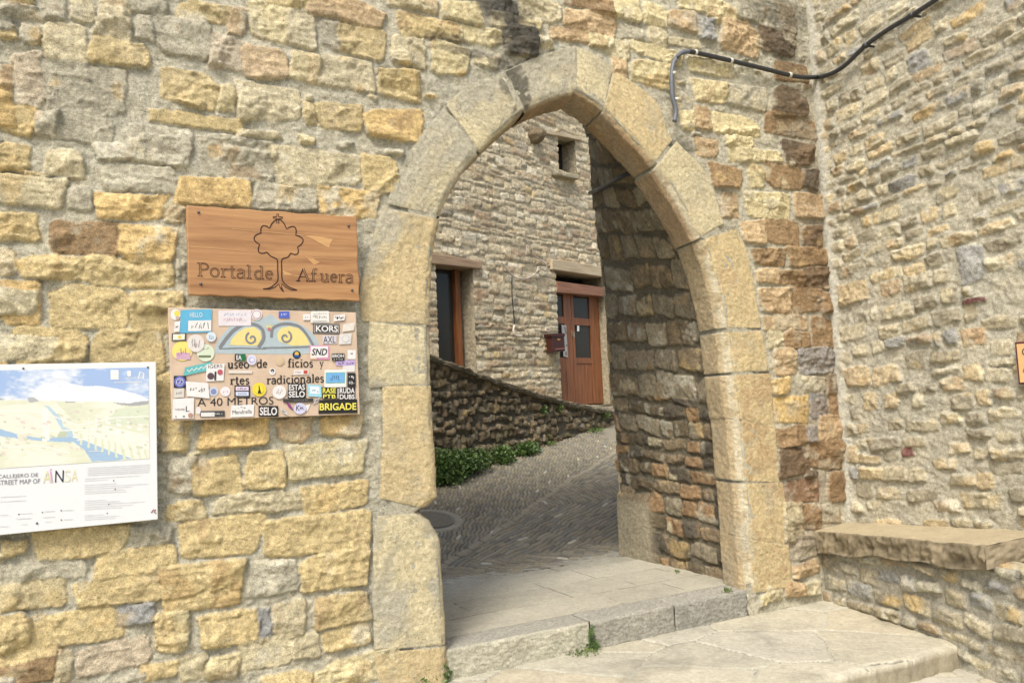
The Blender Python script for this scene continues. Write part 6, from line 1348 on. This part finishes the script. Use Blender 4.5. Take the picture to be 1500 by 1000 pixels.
tuft(hitz(1364, 922, .01), .03, .025, 70, 'small weed midway along the bench foot', .018)
tuft(hitz(1388, 931, .01), .02, .02, 50, 'small weed at the bench foot beside the paving edge', .018)
tuft(hitz(1066, 866, .185), .035, .02, 60, 'dry weed on the threshold at the right jamb foot', .016)
tuft(hitz(992, 838, .185), .02, .015, 40, 'tiny weed on the threshold by the passage wall', .014)
tuft(street_hit(803, 652), .12, .06, 200, 'yellow green weed patch past the leafy plants', .03)
tuft(street_hit(868, 632)+WR.n*.02, .18, .05, 200, 'low weeds at the far low end of the retaining wall', .03)
tuft(WR.at(888, 612, .05), .07, .10, 150, 'weed tuft growing at the far wall end under the door', .035)
tuft(WR.at(797, 604, .04), .04, .09, 110, 'right hand green sprig growing out of the retaining wall face', .035, M_LEAF, None)
tuft(WR.at(820, 600, .04), .04, .08, 90, 'green sprig below the mailbox side of the retaining wall', .035, M_LEAF, None)
# ================================================================ LIGHT, SKY, CAMERA
EL, AZ = math.radians(52), math.radians(-163)      # azimuth measured from +Y towards +X
sd = np.array([math.cos(EL)*math.sin(AZ), math.cos(EL)*math.cos(AZ), math.sin(EL)])
w = bpy.data.worlds.new('World'); SC.world = w; w.use_nodes = True; nt = w.node_tree; bg = nt.nodes['Background']
sk = nt.nodes.new('ShaderNodeTexSky'); sk.sky_type = 'NISHITA'; sk.sun_disc = False; sk.sun_elevation = EL; sk.sun_rotation = AZ; sk.air_density = 1.0; sk.dust_density = 4.0; sk.ozone_density = 0.3
nt.links.new(sk.outputs[0], bg.inputs[0]); bg.inputs[1].default_value = 0.12
ld = bpy.data.lights.new('Sun', 'SUN'); ld.energy = 1.5; ld.angle = math.radians(16); ld.color = (1, .965, .92)
lo = bpy.data.objects.new('Sun', ld); COL.objects.link(lo); lo.rotation_euler = Vector(tuple(-sd)).to_track_quat('-Z', 'Y').to_euler()
cd = bpy.data.cameras.new('Camera'); cam = bpy.data.objects.new('Camera', cd); COL.objects.link(cam); SC.camera = cam
from mathutils import Matrix
cam.matrix_world = Matrix(((_R[0], _U[0], -_f[0], CAMP[0]), (_R[1], _U[1], -_f[1], CAMP[1]), (_R[2], _U[2], -_f[2], CAMP[2]), (0, 0, 0, 1)))
cd.sensor_width = 36; cd.sensor_fit = 'HORIZONTAL'; cd.lens = 36*FPX/1500; cd.clip_end = 500; cd.clip_start = .05
SC.view_settings.view_transform = 'Standard'; SC.view_settings.look = 'None'; SC.view_settings.exposure = 1.1; SC.view_settings.gamma = 1
SC.cycles.max_bounces = 6; SC.cycles.diffuse_bounces = 4
